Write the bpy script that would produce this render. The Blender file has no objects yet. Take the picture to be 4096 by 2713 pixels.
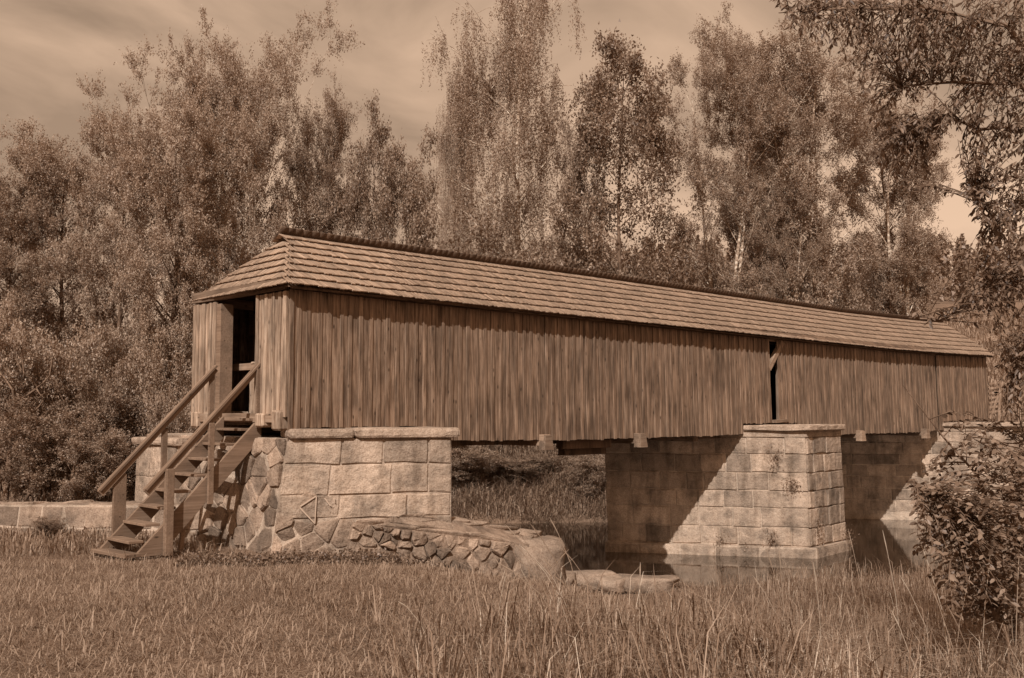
import bpy, bmesh, math, random
import numpy as np
from mathutils import Vector, Matrix

random.seed(7)
rng = np.random.default_rng(11)
scene = bpy.context.scene
col = scene.collection

# ------------------------------------------------------------------ camera
FPX, CX, CY, EYE = 4087.0, 2048.0, 1356.5, 3.7
PITCH = math.atan(294 / FPX)
cam_data = bpy.data.cameras.new("camera")
cam_data.sensor_width = 36.0
cam_data.lens = 36.0 * FPX / 4096.0
cam_data.clip_start = 0.1
cam_data.clip_end = 3000
cam = bpy.data.objects.new("camera", cam_data)
cam.location = (0, 0, EYE)
cam.rotation_euler = (math.pi / 2 + PITCH, 0, 0)
col.objects.link(cam)
scene.camera = cam

# ------------------------------------------------------------------ light
SUN = Vector((-0.205, -0.735, 0.647)).normalized()          # towards the sun
SUN_EL = math.asin(SUN.z)
SUN_AZ = math.atan2(SUN.x, SUN.y)
world = bpy.data.worlds.new("World")
scene.world = world
world.use_nodes = True
wn, wl = world.node_tree.nodes, world.node_tree.links
wn.clear()
w_out = wn.new("ShaderNodeOutputWorld")
w_bg = wn.new("ShaderNodeBackground")
w_sky = wn.new("ShaderNodeTexSky")
w_sky.sky_type = 'NISHITA'
w_sky.sun_disc = False
w_sky.sun_elevation = SUN_EL
w_sky.sun_rotation = SUN_AZ
w_sky.air_density = 1.0
w_sky.dust_density = 2.0
w_bw = wn.new("ShaderNodeRGBToBW")
w_tc = wn.new("ShaderNodeTexCoord")
w_map = wn.new("ShaderNodeMapping")
w_map.inputs["Scale"].default_value = (1.5, 1.5, 2.6)
w_map.inputs["Rotation"].default_value = (0.2, 0.75, 0.9)
w_noise = wn.new("ShaderNodeTexNoise")
w_noise.inputs["Scale"].default_value = 1.9
w_noise.inputs["Detail"].default_value = 6
w_noise.inputs["Roughness"].default_value = 0.52
w_noise.inputs["Distortion"].default_value = 1.1
w_ramp = wn.new("ShaderNodeValToRGB")
w_ramp.color_ramp.elements[0].position = 0.36
w_ramp.color_ramp.elements[1].position = 0.66
w_ramp.color_ramp.elements[0].color = (1.85, 1.85, 1.85, 1)
w_ramp.color_ramp.elements[1].color = (3.6, 3.6, 3.6, 1)
w_gain = wn.new("ShaderNodeMath"); w_gain.operation = 'MULTIPLY'
w_flat = wn.new("ShaderNodeMath"); w_flat.operation = 'POWER'; w_flat.inputs[1].default_value = 0.25
w_tint = wn.new("ShaderNodeMix"); w_tint.data_type = 'RGBA'; w_tint.blend_type = 'MULTIPLY'
w_tint.inputs["Factor"].default_value = 1.0
w_tint.inputs["B"].default_value = (1.0, 0.68, 0.465, 1)
w_bg.inputs["Strength"].default_value = 0.15
wl.new(w_sky.outputs[0], w_bw.inputs[0])
wl.new(w_tc.outputs["Generated"], w_map.inputs[0])
wl.new(w_map.outputs[0], w_noise.inputs["Vector"])
wl.new(w_noise.outputs["Fac"], w_ramp.inputs[0])
wl.new(w_bw.outputs[0], w_flat.inputs[0])
wl.new(w_flat.outputs[0], w_gain.inputs[0])
wl.new(w_ramp.outputs[0], w_gain.inputs[1])
wl.new(w_gain.outputs[0], w_tint.inputs["A"])
wl.new(w_tint.outputs["Result"], w_bg.inputs["Color"])
wl.new(w_bg.outputs[0], w_out.inputs[0])

sun_data = bpy.data.lights.new("sun", 'SUN')
sun_data.energy = 4.4
sun_data.angle = math.radians(0.6)
sun_data.color = (1.0, 0.98, 0.95)
sun = bpy.data.objects.new("sun", sun_data)
sun.rotation_euler = (-SUN).to_track_quat('-Z', 'Y').to_euler()
sun.location = SUN * 60
col.objects.link(sun)

scene.view_settings.view_transform = 'Standard'
scene.view_settings.look = 'None'
scene.view_settings.exposure = 0.1
scene.view_settings.gamma = 1.0
scene.render.engine = 'CYCLES'
scene.cycles.max_bounces = 6
scene.cycles.diffuse_bounces = 3
scene.cycles.transmission_bounces = 4

# ------------------------------------------------------------------ frames
FW = Vector((0, math.cos(PITCH), math.sin(PITCH)))
UPV = Vector((0, -math.sin(PITCH), math.cos(PITCH)))
def ray(x, y):
    return FW + Vector((1, 0, 0)) * ((x - CX) / FPX) - UPV * ((y - CY) / FPX)
def at_y(x, y, Y):
    d = ray(x, y); return Vector((0, 0, EYE)) + d * (Y / d.y)
def at_z(x, y, z):
    d = ray(x, y); return Vector((0, 0, EYE)) + d * ((z - EYE) / d.z)
K = 1.7305                                   # big-picture measuring scale
ANG = math.radians(46.0)
U = Vector((math.sin(ANG), math.cos(ANG), 0))          # along the bridge
V = Vector((-math.cos(ANG), math.sin(ANG), 0))         # across it, away from the camera
P0 = Vector((-3.790, 17.3, 3.626))
def B(s, v, z=0.0):                          # bridge frame -> world
    return P0 + U * s + V * v + Vector((0, 0, z))

# ------------------------------------------------------------------ materials
def sep(L, k=0.0):
    """a toned print brown of red-channel strength L"""
    return (L, L * (0.562 + 0.33 * L + k * 0.3), L * (0.33 + 0.39 * L + k * 0.5), 1.0)

def new_mat(name):
    m = bpy.data.materials.new(name); m.use_nodes = True
    n, l = m.node_tree.nodes, m.node_tree.links
    b = n["Principled BSDF"]
    b.inputs["Specular IOR Level"].default_value = 0.25
    return m, n, l, b

def ramp_node(n, stops):
    r = n.new("ShaderNodeValToRGB")
    e = r.color_ramp.elements
    while len(e) < len(stops): e.new(0.5)
    for i, (p, c) in enumerate(stops):
        e[i].position = p; e[i].color = c
    return r

def rnd_value(n, l):
    a = n.new("ShaderNodeAttribute"); a.attribute_name = "rnd"
    o = n.new("ShaderNodeObjectInfo")
    add = n.new("ShaderNodeMath"); add.operation = 'ADD'
    fr = n.new("ShaderNodeMath"); fr.operation = 'FRACT'
    l.new(a.outputs["Fac"], add.inputs[0]); l.new(o.outputs["Random"], add.inputs[1])
    l.new(add.outputs[0], fr.inputs[0])
    return fr.outputs[0], o, a

def mix(n, l, blend, fac, a, b):
    m = n.new("ShaderNodeMix"); m.data_type = 'RGBA'; m.blend_type = blend
    for key, val in (("Factor", fac), ("A", a), ("B", b)):
        if isinstance(val, (int, float)): m.inputs[key].default_value = val
        elif isinstance(val, tuple): m.inputs[key].default_value = val
        else: l.new(val, m.inputs[key])
    return m.outputs["Result"]

def wood_mat(name, lo, hi, along='Z', scale=1.0, stain=0.6, rough=0.85, spread=0.35, zmul=1.0):
    m, n, l, b = new_mat(name)
    rv, oi, at = rnd_value(n, l)
    tc = n.new("ShaderNodeTexCoord")
    off = n.new("ShaderNodeVectorMath"); off.operation = 'MULTIPLY_ADD'
    comb = n.new("ShaderNodeCombineXYZ")
    for i in range(3): l.new(rv, comb.inputs[i])
    l.new(comb.outputs[0], off.inputs[0]); off.inputs[1].default_value = (37, 53, 71)
    l.new(tc.outputs["Object"], off.inputs[2])
    mp = n.new("ShaderNodeMapping")
    sc = {'Z': (34, 34, 1.5), 'X': (1.5, 34, 34), 'Y': (34, 1.5, 34)}[along]
    sc = (sc[0], sc[1], sc[2] * zmul)
    mp.inputs["Scale"].default_value = tuple(v * scale for v in sc)
    l.new(off.outputs[0], mp.inputs[0])
    g = n.new("ShaderNodeTexNoise"); g.inputs["Scale"].default_value = 1.0
    g.inputs["Detail"].default_value = 6; g.inputs["Roughness"].default_value = 0.65
    l.new(mp.outputs[0], g.inputs["Vector"])
    mp2 = n.new("ShaderNodeMapping")
    sc2 = {'Z': (3.2, 3.2, 1.1), 'X': (1.1, 3.2, 3.2), 'Y': (3.2, 1.1, 3.2)}[along]
    sc2 = (sc2[0], sc2[1], sc2[2] * zmul)
    mp2.inputs["Scale"].default_value = tuple(v * scale for v in sc2)
    l.new(off.outputs[0], mp2.inputs[0])
    g2 = n.new("ShaderNodeTexNoise"); g2.inputs["Scale"].default_value = 1.4
    g2.inputs["Detail"].default_value = 5
    l.new(mp2.outputs[0], g2.inputs["Vector"])
    r1 = ramp_node(n, [(0.36, sep(lo)), (0.50, sep((lo + hi) / 2)), (0.66, sep(hi, 0.03))])
    l.new(g.outputs["Fac"], r1.inputs[0])
    r2 = ramp_node(n, [(0.30, (1 - stain, 1 - stain, 1 - stain, 1)), (0.55, (1, 1, 1, 1)), (0.8, (1.12, 1.12, 1.12, 1))])
    l.new(g2.outputs["Fac"], r2.inputs[0])
    c = mix(n, l, 'MULTIPLY', 1.0, r1.outputs[0], r2.outputs[0])
    # per piece brightness
    mr = n.new("ShaderNodeMapRange"); mr.inputs[3].default_value = 1 - spread; mr.inputs[4].default_value = 1 + spread
    l.new(rv, mr.inputs[0])
    c = mix(n, l, 'MULTIPLY', 1.0, c, mr.outputs[0])
    # knots
    vo = n.new("ShaderNodeTexVoronoi"); vo.inputs["Scale"].default_value = 1.0
    mp3 = n.new("ShaderNodeMapping")
    sc3 = {'Z': (8, 8, 3.0), 'X': (3.0, 8, 8), 'Y': (8, 3.0, 8)}[along]
    sc3 = (sc3[0], sc3[1], sc3[2] * zmul)
    mp3.inputs["Scale"].default_value = tuple(v * scale for v in sc3)
    l.new(off.outputs[0], mp3.inputs[0]); l.new(mp3.outputs[0], vo.inputs["Vector"])
    r3 = ramp_node(n, [(0.06, (0.30, 0.28, 0.26, 1)), (0.17, (1, 1, 1, 1))])
    l.new(vo.outputs["Distance"], r3.inputs[0])
    sel = n.new("ShaderNodeSeparateColor"); l.new(vo.outputs["Color"], sel.inputs[0])
    pick = n.new("ShaderNodeMath"); pick.operation = 'GREATER_THAN'; pick.inputs[1].default_value = 0.45; l.new(sel.outputs[0], pick.inputs[0])
    c = mix(n, l, 'MULTIPLY', pick.outputs[0], c, r3.outputs[0])
    geo = n.new("ShaderNodeNewGeometry")
    g4 = n.new("ShaderNodeTexNoise"); g4.inputs["Scale"].default_value = 1.1; g4.inputs["Detail"].default_value = 6; g4.inputs["Roughness"].default_value = 0.6
    l.new(geo.outputs["Position"], g4.inputs["Vector"])
    r4 = ramp_node(n, [(0.33, (0.80, 0.79, 0.78, 1)), (0.5, (1, 1, 1, 1)), (0.7, (1.08, 1.08, 1.08, 1))])
    l.new(g4.outputs["Fac"], r4.inputs[0])
    c = mix(n, l, 'MULTIPLY', 1.0 if stain > 0.3 else 0.4, c, r4.outputs[0])
    l.new(c, b.inputs["Base Color"])
    b.inputs["Roughness"].default_value = rough
    bp = n.new("ShaderNodeBump"); bp.inputs["Strength"].default_value = 0.35; bp.inputs["Distance"].default_value = 0.01
    l.new(g.outputs["Fac"], bp.inputs["Height"]); l.new(bp.outputs[0], b.inputs["Normal"])
    return m

def stone_mat(name, lo, hi, spread=0.22, grain=1.0, moss=0.45):
    m, n, l, b = new_mat(name)
    rv, oi, at = rnd_value(n, l)
    geo = n.new("ShaderNodeNewGeometry")
    g1 = n.new("ShaderNodeTexNoise"); g1.inputs["Scale"].default_value = 38 * grain; g1.inputs["Detail"].default_value = 7
    g1.inputs["Roughness"].default_value = 0.7
    g2 = n.new("ShaderNodeTexNoise"); g2.inputs["Scale"].default_value = 2.3; g2.inputs["Detail"].default_value = 6
    g2.inputs["Roughness"].default_value = 0.62
    mpv = n.new("ShaderNodeMapping"); mpv.inputs["Scale"].default_value = (5.5, 5.5, 0.9)
    g3 = n.new("ShaderNodeTexNoise"); g3.inputs["Scale"].default_value = 1.0; g3.inputs["Detail"].default_value = 5
    for g in (g1, g2): l.new(geo.outputs["Position"], g.inputs["Vector"])
    l.new(geo.outputs["Position"], mpv.inputs[0]); l.new(mpv.outputs[0], g3.inputs["Vector"])
    r1 = ramp_node(n, [(0.28, sep(lo * 0.75, 0.02)), (0.48, sep((lo + hi) / 2, 0.06)), (0.72, sep(hi, 0.09))])
    l.new(g1.outputs["Fac"], r1.inputs[0])
    r2 = ramp_node(n, [(0.30, (1 - moss, 1 - moss, 1 - moss, 1)), (0.56, (1, 1, 1, 1)), (0.74, (1.15, 1.15, 1.15, 1))])
    l.new(g2.outputs["Fac"], r2.inputs[0])
    r3 = ramp_node(n, [(0.34, (0.72, 0.70, 0.68, 1)), (0.55, (1, 1, 1, 1))])     # rain streaks
    l.new(g3.outputs["Fac"], r3.inputs[0])
    c = mix(n, l, 'MULTIPLY', 1.0, r1.outputs[0], r2.outputs[0])
    c = mix(n, l, 'MULTIPLY', 1.0, c, r3.outputs[0])
    mr = n.new("ShaderNodeMapRange"); mr.inputs[3].default_value = 1 - spread; mr.inputs[4].default_value = 1 + spread * 0.7
    l.new(rv, mr.inputs[0])
    c = mix(n, l, 'MULTIPLY', 1.0, c, mr.outputs[0])
    l.new(c, b.inputs["Base Color"])
    b.inputs["Roughness"].default_value = 0.92
    add = n.new("ShaderNodeMath"); add.operation = 'ADD'
    l.new(g1.outputs["Fac"], add.inputs[0]); l.new(g2.outputs["Fac"], add.inputs[1])
    g5 = n.new("ShaderNodeTexNoise"); g5.inputs["Scale"].default_value = 9.0; g5.inputs["Detail"].default_value = 5
    l.new(geo.outputs["Position"], g5.inputs["Vector"])
    bp0 = n.new("ShaderNodeBump"); bp0.inputs["Strength"].default_value = 0.7; bp0.inputs["Distance"].default_value = 0.06
    l.new(g5.outputs["Fac"], bp0.inputs["Height"])
    bp = n.new("ShaderNodeBump"); bp.inputs["Strength"].default_value = 0.7; bp.inputs["Distance"].default_value = 0.025
    l.new(add.outputs[0], bp.inputs["Height"]); l.new(bp0.outputs[0], bp.inputs["Normal"]); l.new(bp.outputs[0], b.inputs["Normal"])
    return m

def leaf_mat(name, lo, hi, trans=0.35, rough=0.5, spec=0.35):
    m, n, l, b = new_mat(name)
    rv, oi, at = rnd_value(n, l)
    r = ramp_node(n, [(0.0, sep(lo)), (0.55, sep((lo + hi) / 2, 0.02)), (1.0, sep(hi, 0.05))])
    l.new(rv, r.inputs[0])
    l.new(r.outputs[0], b.inputs["Base Color"])
    b.inputs["Roughness"].default_value = rough
    b.inputs["Specular IOR Level"].default_value = spec
    t = n.new("ShaderNodeBsdfTranslucent")
    l.new(r.outputs[0], t.inputs["Color"])
    ms = n.new("ShaderNodeMixShader"); ms.inputs[0].default_value = trans
    l.new(b.outputs[0], ms.inputs[1]); l.new(t.outputs[0], ms.inputs[2])
    l.new(ms.outputs[0], n["Material Output"].inputs["Surface"])
    return m

def bark_mat(name, lo, hi, zs=3.0, sc=14):
    m, n, l, b = new_mat(name)
    geo = n.new("ShaderNodeNewGeometry")
    mp = n.new("ShaderNodeMapping"); mp.inputs["Scale"].default_value = (sc, sc, zs)
    g = n.new("ShaderNodeTexNoise"); g.inputs["Scale"].default_value = 1.0; g.inputs["Detail"].default_value = 6
    l.new(geo.outputs["Position"], mp.inputs[0]); l.new(mp.outputs[0], g.inputs["Vector"])
    r = ramp_node(n, [(0.34, sep(lo)), (0.5, sep((lo + hi) / 2)), (0.62, sep(hi, 0.06))])
    l.new(g.outputs["Fac"], r.inputs[0]); l.new(r.outputs[0], b.inputs["Base Color"])
    b.inputs["Roughness"].default_value = 0.9
    bp = n.new("ShaderNodeBump"); bp.inputs["Strength"].default_value = 0.5; bp.inputs["Distance"].default_value = 0.02
    l.new(g.outputs["Fac"], bp.inputs["Height"]); l.new(bp.outputs[0], b.inputs["Normal"])
    return m

M = {}
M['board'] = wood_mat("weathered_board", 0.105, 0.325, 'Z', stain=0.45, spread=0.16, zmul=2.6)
M['front_board'] = wood_mat("pale_weathered_board", 0.20, 0.50, 'Z', stain=0.5, spread=0.22, zmul=2.2)  # paler, more weathered wood than the long wall
M['beam'] = wood_mat("old_beam", 0.20, 0.34, 'X', stain=0.4)
M['stair'] = wood_mat("stair_timber", 0.17, 0.26, 'X', stain=0.25, spread=0.12)
M['post'] = wood_mat("stair_post_timber", 0.17, 0.25, 'Z', stain=0.25, spread=0.12)
M['shingle'] = wood_mat("grey_shingle", 0.24, 0.43, 'Y', stain=0.25, spread=0.22)
M['ridge'] = wood_mat("shaded_ridge_shingle", 0.08, 0.15, 'Y', stain=0.2, spread=0.15)  # same shingles, with the shade on their underside put into the colour
M['inside'] = wood_mat("inside_and_shaded_timber", 0.09, 0.16, 'Z')  # also used below the deck, where the dark tone paints in shade
M['ashlar'] = stone_mat("granite_ashlar", 0.30, 0.54, spread=0.36, moss=0.55)
M['rubble'] = stone_mat("rubble_stone", 0.20, 0.44, spread=0.42, moss=0.5)
M['mortar_dark'] = stone_mat("weathered_mortar", 0.18, 0.40, spread=0.0, grain=1.6, moss=0.5)
M['mortar'] = stone_mat("lime_mortar", 0.36, 0.60, spread=0.0, grain=1.6, moss=0.5)
M['cap'] = stone_mat("cap_slab_stone", 0.26, 0.52, spread=0.15, moss=0.35)
M['boulder'] = stone_mat("bank_stone", 0.24, 0.48, spread=0.2, moss=0.45)
M['leaf_a'] = leaf_mat("leaf_aspen", 0.25, 0.49, 0.30)
M['leaf_b'] = leaf_mat("leaf_birch", 0.22, 0.45, 0.32)
M['leaf_dark'] = leaf_mat("leaf_dark", 0.18, 0.46, 0.38)
M['leaf_bush'] = leaf_mat("leaf_bush", 0.24, 0.50, 0.34)
M['leaf_near'] = leaf_mat("leaf_near_tree", 0.08, 0.30, 0.35)
M['leaf_shrub'] = leaf_mat("leaf_near_shrub", 0.08, 0.34, 0.33)
M['grass'] = leaf_mat("grass_blade", 0.19, 0.43, 0.3, 0.6, 0.2)
M['dry'] = leaf_mat("dry_grass", 0.36, 0.70, 0.3, 0.6, 0.2)
M['bark'] = bark_mat("dark_bark", 0.07, 0.20)
M['birch_bark'] = bark_mat("birch_bark", 0.22, 0.72, 9.0, 5)
M['twig'] = bark_mat("twig_bark", 0.10, 0.24)
M['dead'] = bark_mat("dead_wood", 0.14, 0.32)
M['conifer'] = leaf_mat("conifer_needles", 0.16, 0.32, 0.2)
M['flower'] = leaf_mat("pale_flower", 0.6, 0.8, 0.2)

# ground
m, n, l, b = new_mat("meadow_soil")
geo = n.new("ShaderNodeNewGeometry")
g1 = n.new("ShaderNodeTexNoise"); g1.inputs["Scale"].default_value = 9.0; g1.inputs["Detail"].default_value = 9; g1.inputs["Roughness"].default_value = 0.7
g2 = n.new("ShaderNodeTexNoise"); g2.inputs["Scale"].default_value = 0.35; g2.inputs["Detail"].default_value = 5
for g in (g1, g2): l.new(geo.outputs["Position"], g.inputs["Vector"])
r1 = ramp_node(n, [(0.3, sep(0.10)), (0.52, sep(0.19)), (0.75, sep(0.30, 0.03))]); l.new(g1.outputs["Fac"], r1.inputs[0])
r2 = ramp_node(n, [(0.35, (0.75, 0.75, 0.75, 1)), (0.65, (1.2, 1.2, 1.2, 1))]); l.new(g2.outputs["Fac"], r2.inputs[0])
l.new(mix(n, l, 'MULTIPLY', 1.0, r1.outputs[0], r2.outputs[0]), b.inputs["Base Color"])
b.inputs["Roughness"].default_value = 0.95
bp = n.new("ShaderNodeBump"); bp.inputs["Strength"].default_value = 0.8; bp.inputs["Distance"].default_value = 0.08
l.new(g1.outputs["Fac"], bp.inputs["Height"]); l.new(bp.outputs[0], b.inputs["Normal"])
M['ground'] = m

# water
m, n, l, b = new_mat("river_water")
b.inputs["Base Color"].default_value = sep(0.02)
b.inputs["Roughness"].default_value = 0.02
b.inputs["IOR"].default_value = 2.1
b.inputs["Specular IOR Level"].default_value = 0.5
b.inputs["Specular Tint"].default_value = (1.0, 0.93, 0.86, 1)
geo = n.new("ShaderNodeNewGeometry")
mp = n.new("ShaderNodeMapping"); mp.inputs["Scale"].default_value = (1.0, 3.8, 1.0); mp.inputs["Rotation"].default_value = (0, 0, 0.2)
g1 = n.new("ShaderNodeTexNoise"); g1.inputs["Scale"].default_value = 3.0; g1.inputs["Detail"].default_value = 3
l.new(geo.outputs["Position"], mp.inputs[0]); l.new(mp.outputs[0], g1.inputs["Vector"])
bp = n.new("ShaderNodeBump"); bp.inputs["Strength"].default_value = 0.04; bp.inputs["Distance"].default_value = 0.02
l.new(g1.outputs["Fac"], bp.inputs["Height"]); l.new(bp.outputs[0], b.inputs["Normal"])
M['water'] = m

m, n, l, b = new_mat("white_paint_mark")
b.inputs["Base Color"].default_value = sep(0.46, 0.05); b.inputs["Roughness"].default_value = 0.9
M['paint'] = m
m, n, l, b = new_mat("track_gravel")
b.inputs["Base Color"].default_value = sep(0.34, 0.05); b.inputs["Roughness"].default_value = 0.95
M['track'] = m

# ------------------------------------------------------------------ object helpers
def put(name, mesh, parent=None, mat=None):
    o = bpy.data.objects.new(name, mesh)
    col.objects.link(o)
    if mat is not None and not mesh.materials: mesh.materials.append(M[mat])
    if parent is not None: o.parent = parent
    return o

def thing(name, label, cat, loc=(0, 0, 0), rotz=0.0, group=None):
    o = bpy.data.objects.new(name, None)
    o.empty_display_size = 0.3
    o.location = loc; o.rotation_euler = (0, 0, rotz)
    o["label"] = label; o["category"] = cat
    if group: o["group"] = group
    col.objects.link(o)
    return o

def tag(o, label, cat, group=None, kind=None):
    o["label"] = label; o["category"] = cat
    if group: o["group"] = group
    if kind: o["kind"] = kind
    return o

def np_mesh(name, verts, faces, mat=None, rnd=None, smooth=False):
    """verts (N,3); faces (M,k) all the same size; rnd per face"""
    verts = np.asarray(verts, dtype=np.float32); faces = np.asarray(faces, dtype=np.int32)
    me = bpy.data.meshes.new(name)
    k = faces.shape[1]
    me.vertices.add(len(verts)); me.vertices.foreach_set("co", verts.ravel())
    me.loops.add(faces.size); me.loops.foreach_set("vertex_index", faces.ravel())
    me.polygons.add(len(faces))
    me.polygons.foreach_set("loop_start", np.arange(0, faces.size, k, dtype=np.int32))
    me.polygons.foreach_set("loop_total", np.full(len(faces), k, dtype=np.int32))
    if smooth: me.polygons.foreach_set("use_smooth", np.ones(len(faces), dtype=bool))
    me.update(calc_edges=True)
    if rnd is not None:
        a = me.attributes.new("rnd", 'FLOAT', 'FACE')
        a.data.foreach_set("value", np.asarray(rnd, dtype=np.float32))
    if mat: me.materials.append(M[mat])
    return me

def py_mesh(name, verts, faces, mat=None, smooth=False):
    me = bpy.data.meshes.new(name)
    me.from_pydata([tuple(v) for v in verts], [], faces)
    me.update()
    if smooth:
        for p in me.polygons: p.use_smooth = True
    if mat: me.materials.append(M[mat])
    return me

def box_mesh(name, size, mat=None, bevel=0.0, jitter=0.0, segs=1, cuts=0, seed=0):
    """a box centred on x and y, from z=0 up, with bevelled, slightly uneven edges"""
    bm = bmesh.new()
    bmesh.ops.create_cube(bm, size=1.0)
    for v in bm.verts:
        v.co = Vector((v.co.x * size[0], v.co.y * size[1], (v.co.z + 0.5) * size[2]))
    if bevel: bmesh.ops.bevel(bm, geom=bm.edges[:], offset=bevel, segments=segs, affect='EDGES', profile=0.6)
    if cuts: bmesh.ops.subdivide_edges(bm, edges=[e for e in bm.edges if e.calc_length() > max(size) * 0.3], cuts=cuts, use_grid_fill=True)
    if jitter:
        r = random.Random(seed)
        for v in bm.verts:
            v.co += Vector((r.uniform(-1, 1), r.uniform(-1, 1), r.uniform(-1, 1))) * jitter
    bmesh.ops.recalc_face_normals(bm, faces=bm.faces[:])
    me = bpy.data.meshes.new(name); bm.to_mesh(me); bm.free()
    if mat: me.materials.append(M[mat])
    return me

def beam_between(name, a, b, w, h, mat, parent=None, roll_up=Vector((0, 0, 1)), bevel=0.006, jitter=0.0):
    """a timber from a to b (both in the parent's frame), grain along its own X"""
    a, b = Vector(a), Vector(b); d = b - a; L = d.length; x = d.normalized()
    y = roll_up.cross(x); y = y.normalized() if y.length > 1e-4 else Vector((0, 1, 0))
    z = x.cross(y)
    me = box_mesh(name, (L, w, h), mat, bevel, jitter, seed=random.randint(0, 9999))
    o = put(name, me, parent)
    rot = Matrix((x, y, z)).transposed().to_4x4()
    o.matrix_local = Matrix.Translation((a + b) / 2 - z * (h / 2)) @ rot
    return o

class Tubes:
    def __init__(self): self.v = []; self.f = []; self.n = 0
    def add(self, pts, radii, sides=5):
        pts = [Vector(p) for p in pts]
        rings = []
        for i, p in enumerate(pts):
            d = (pts[min(i + 1, len(pts) - 1)] - pts[max(i - 1, 0)])
            d = d.normalized() if d.length > 1e-6 else Vector((0, 0, 1))
            ref = Vector((1, 0, 0)) if abs(d.x) < 0.8 else Vector((0, 1, 0))
            a = d.cross(ref).normalized(); c = d.cross(a)
            for k in range(sides):
                t = 2 * math.pi * k / sides
                self.v.append(p + (a * math.cos(t) + c * math.sin(t)) * radii[i])
            rings.append(self.n); self.n += sides
        for i in range(len(rings) - 1):
            for k in range(sides):
                k2 = (k + 1) % sides
                self.f.append((rings[i] + k, rings[i] + k2, rings[i + 1] + k2, rings[i + 1] + k))
    def mesh(self, name, mat):
        return np_mesh(name, np.array([tuple(v) for v in self.v]), self.f, mat, smooth=True)

def unit(a):
    return a / (np.linalg.norm(a, axis=1, keepdims=True) + 1e-9)

def leaf_quads(P, length, width, up=0.35, axis=None):
    """diamond leaves at points P (N,3) with random bearing; returns verts, faces"""
    N = len(P)
    a = rng.normal(size=(N, 3)) if axis is None else axis + rng.normal(size=(N, 3)) * 0.5
    a = unit(a)
    nrm = rng.normal(size=(N, 3)); nrm[:, 2] = np.abs(nrm[:, 2]) + up; nrm = unit(nrm)
    s = unit(np.cross(a, nrm))
    L = (length * rng.uniform(0.7, 1.25, size=(N, 1))); W = (width * rng.uniform(0.75, 1.2, size=(N, 1)))
    v = np.stack([P - a * L * 0.5, P + s * W * 0.5 - a * L * 0.06, P + a * L * 0.5, P - s * W * 0.5 - a * L * 0.06], axis=1)
    f = np.arange(N * 4).reshape(N, 4)
    return v.reshape(-1, 3), f

def leaf_tris(P, length, width, axis):
    N = len(P)
    a = unit(axis + rng.normal(size=(N, 3)) * 0.5)
    nrm = rng.normal(size=(N, 3)); nrm[:, 2] = np.abs(nrm[:, 2]) + 0.35; nrm = unit(nrm)
    s = unit(np.cross(a, nrm))
    L = (length * rng.uniform(0.7, 1.25, size=(N, 1))); W = (width * rng.uniform(0.75, 1.2, size=(N, 1)))
    v = np.stack([P - a * L * 0.45 + s * W * 0.3, P - a * L * 0.1 - s * W * 0.6, P + a * L * 0.55 + s * W * 0.2], axis=1)
    return v.reshape(-1, 3), np.arange(N * 3).reshape(N, 3)

# ------------------------------------------------------------------ terrain
NEAR_EDGE = [(60, 33), (30, 29.5), (14, 25.4), (9.5, 23.6), (6.5, 22.6), (3.4, 21.9), (1.6, 21.4), (0.2, 20.7), (-0.6, 19.4),
             (-1.6, 20.6), (-4, 23.0), (-9, 29.0), (-18, 40), (-30, 55)]
FAR_EDGE = [(-22, 60), (-12, 46), (-5, 37.6), (-1.6, 34.4), (3.1, 35.0), (8.5, 36.6), (13, 38.0), (17.5, 37.2), (24, 37.5), (40, 42), (60, 46)]
RIVER = np.array(NEAR_EDGE + FAR_EDGE, dtype=float)

def river_sd(x, y):
    """distance to the water's edge, negative inside the river (vectorised)"""
    x = np.asarray(x, float); y = np.asarray(y, float)
    d = np.full(x.shape, 1e9); inside = np.zeros(x.shape, bool)
    n_ = len(RIVER)
    for i in range(n_):
        x0, y0 = RIVER[i]; x1, y1 = RIVER[(i + 1) % n_]
        ex, ey = x1 - x0, y1 - y0
        t = np.clip(((x - x0) * ex + (y - y0) * ey) / (ex * ex + ey * ey), 0, 1)
        d = np.minimum(d, np.hypot(x - x0 - t * ex, y - y0 - t * ey))
        c = (y0 > y) != (y1 > y)
        xi = x0 + (y - y0) * ex / (ey if abs(ey) > 1e-9 else 1e-9)
        inside ^= c & (x < xi)
    return np.where(inside, -d, d)

def sstep(a, b, x):
    t = np.clip((x - a) / (b - a), 0, 1); return t * t * (3 - 2 * t)

def wob(x, y):
    return (np.sin(x * 0.9 + 1.3 * np.sin(y * 0.53)) * np.cos(y * 0.8 + 0.7 * np.sin(x * 0.61)) * 0.5
            + np.sin(x * 2.3 + y * 1.7) * 0.2 + np.sin(x * 1.1 - y * 2.9 + 2) * 0.15)

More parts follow.
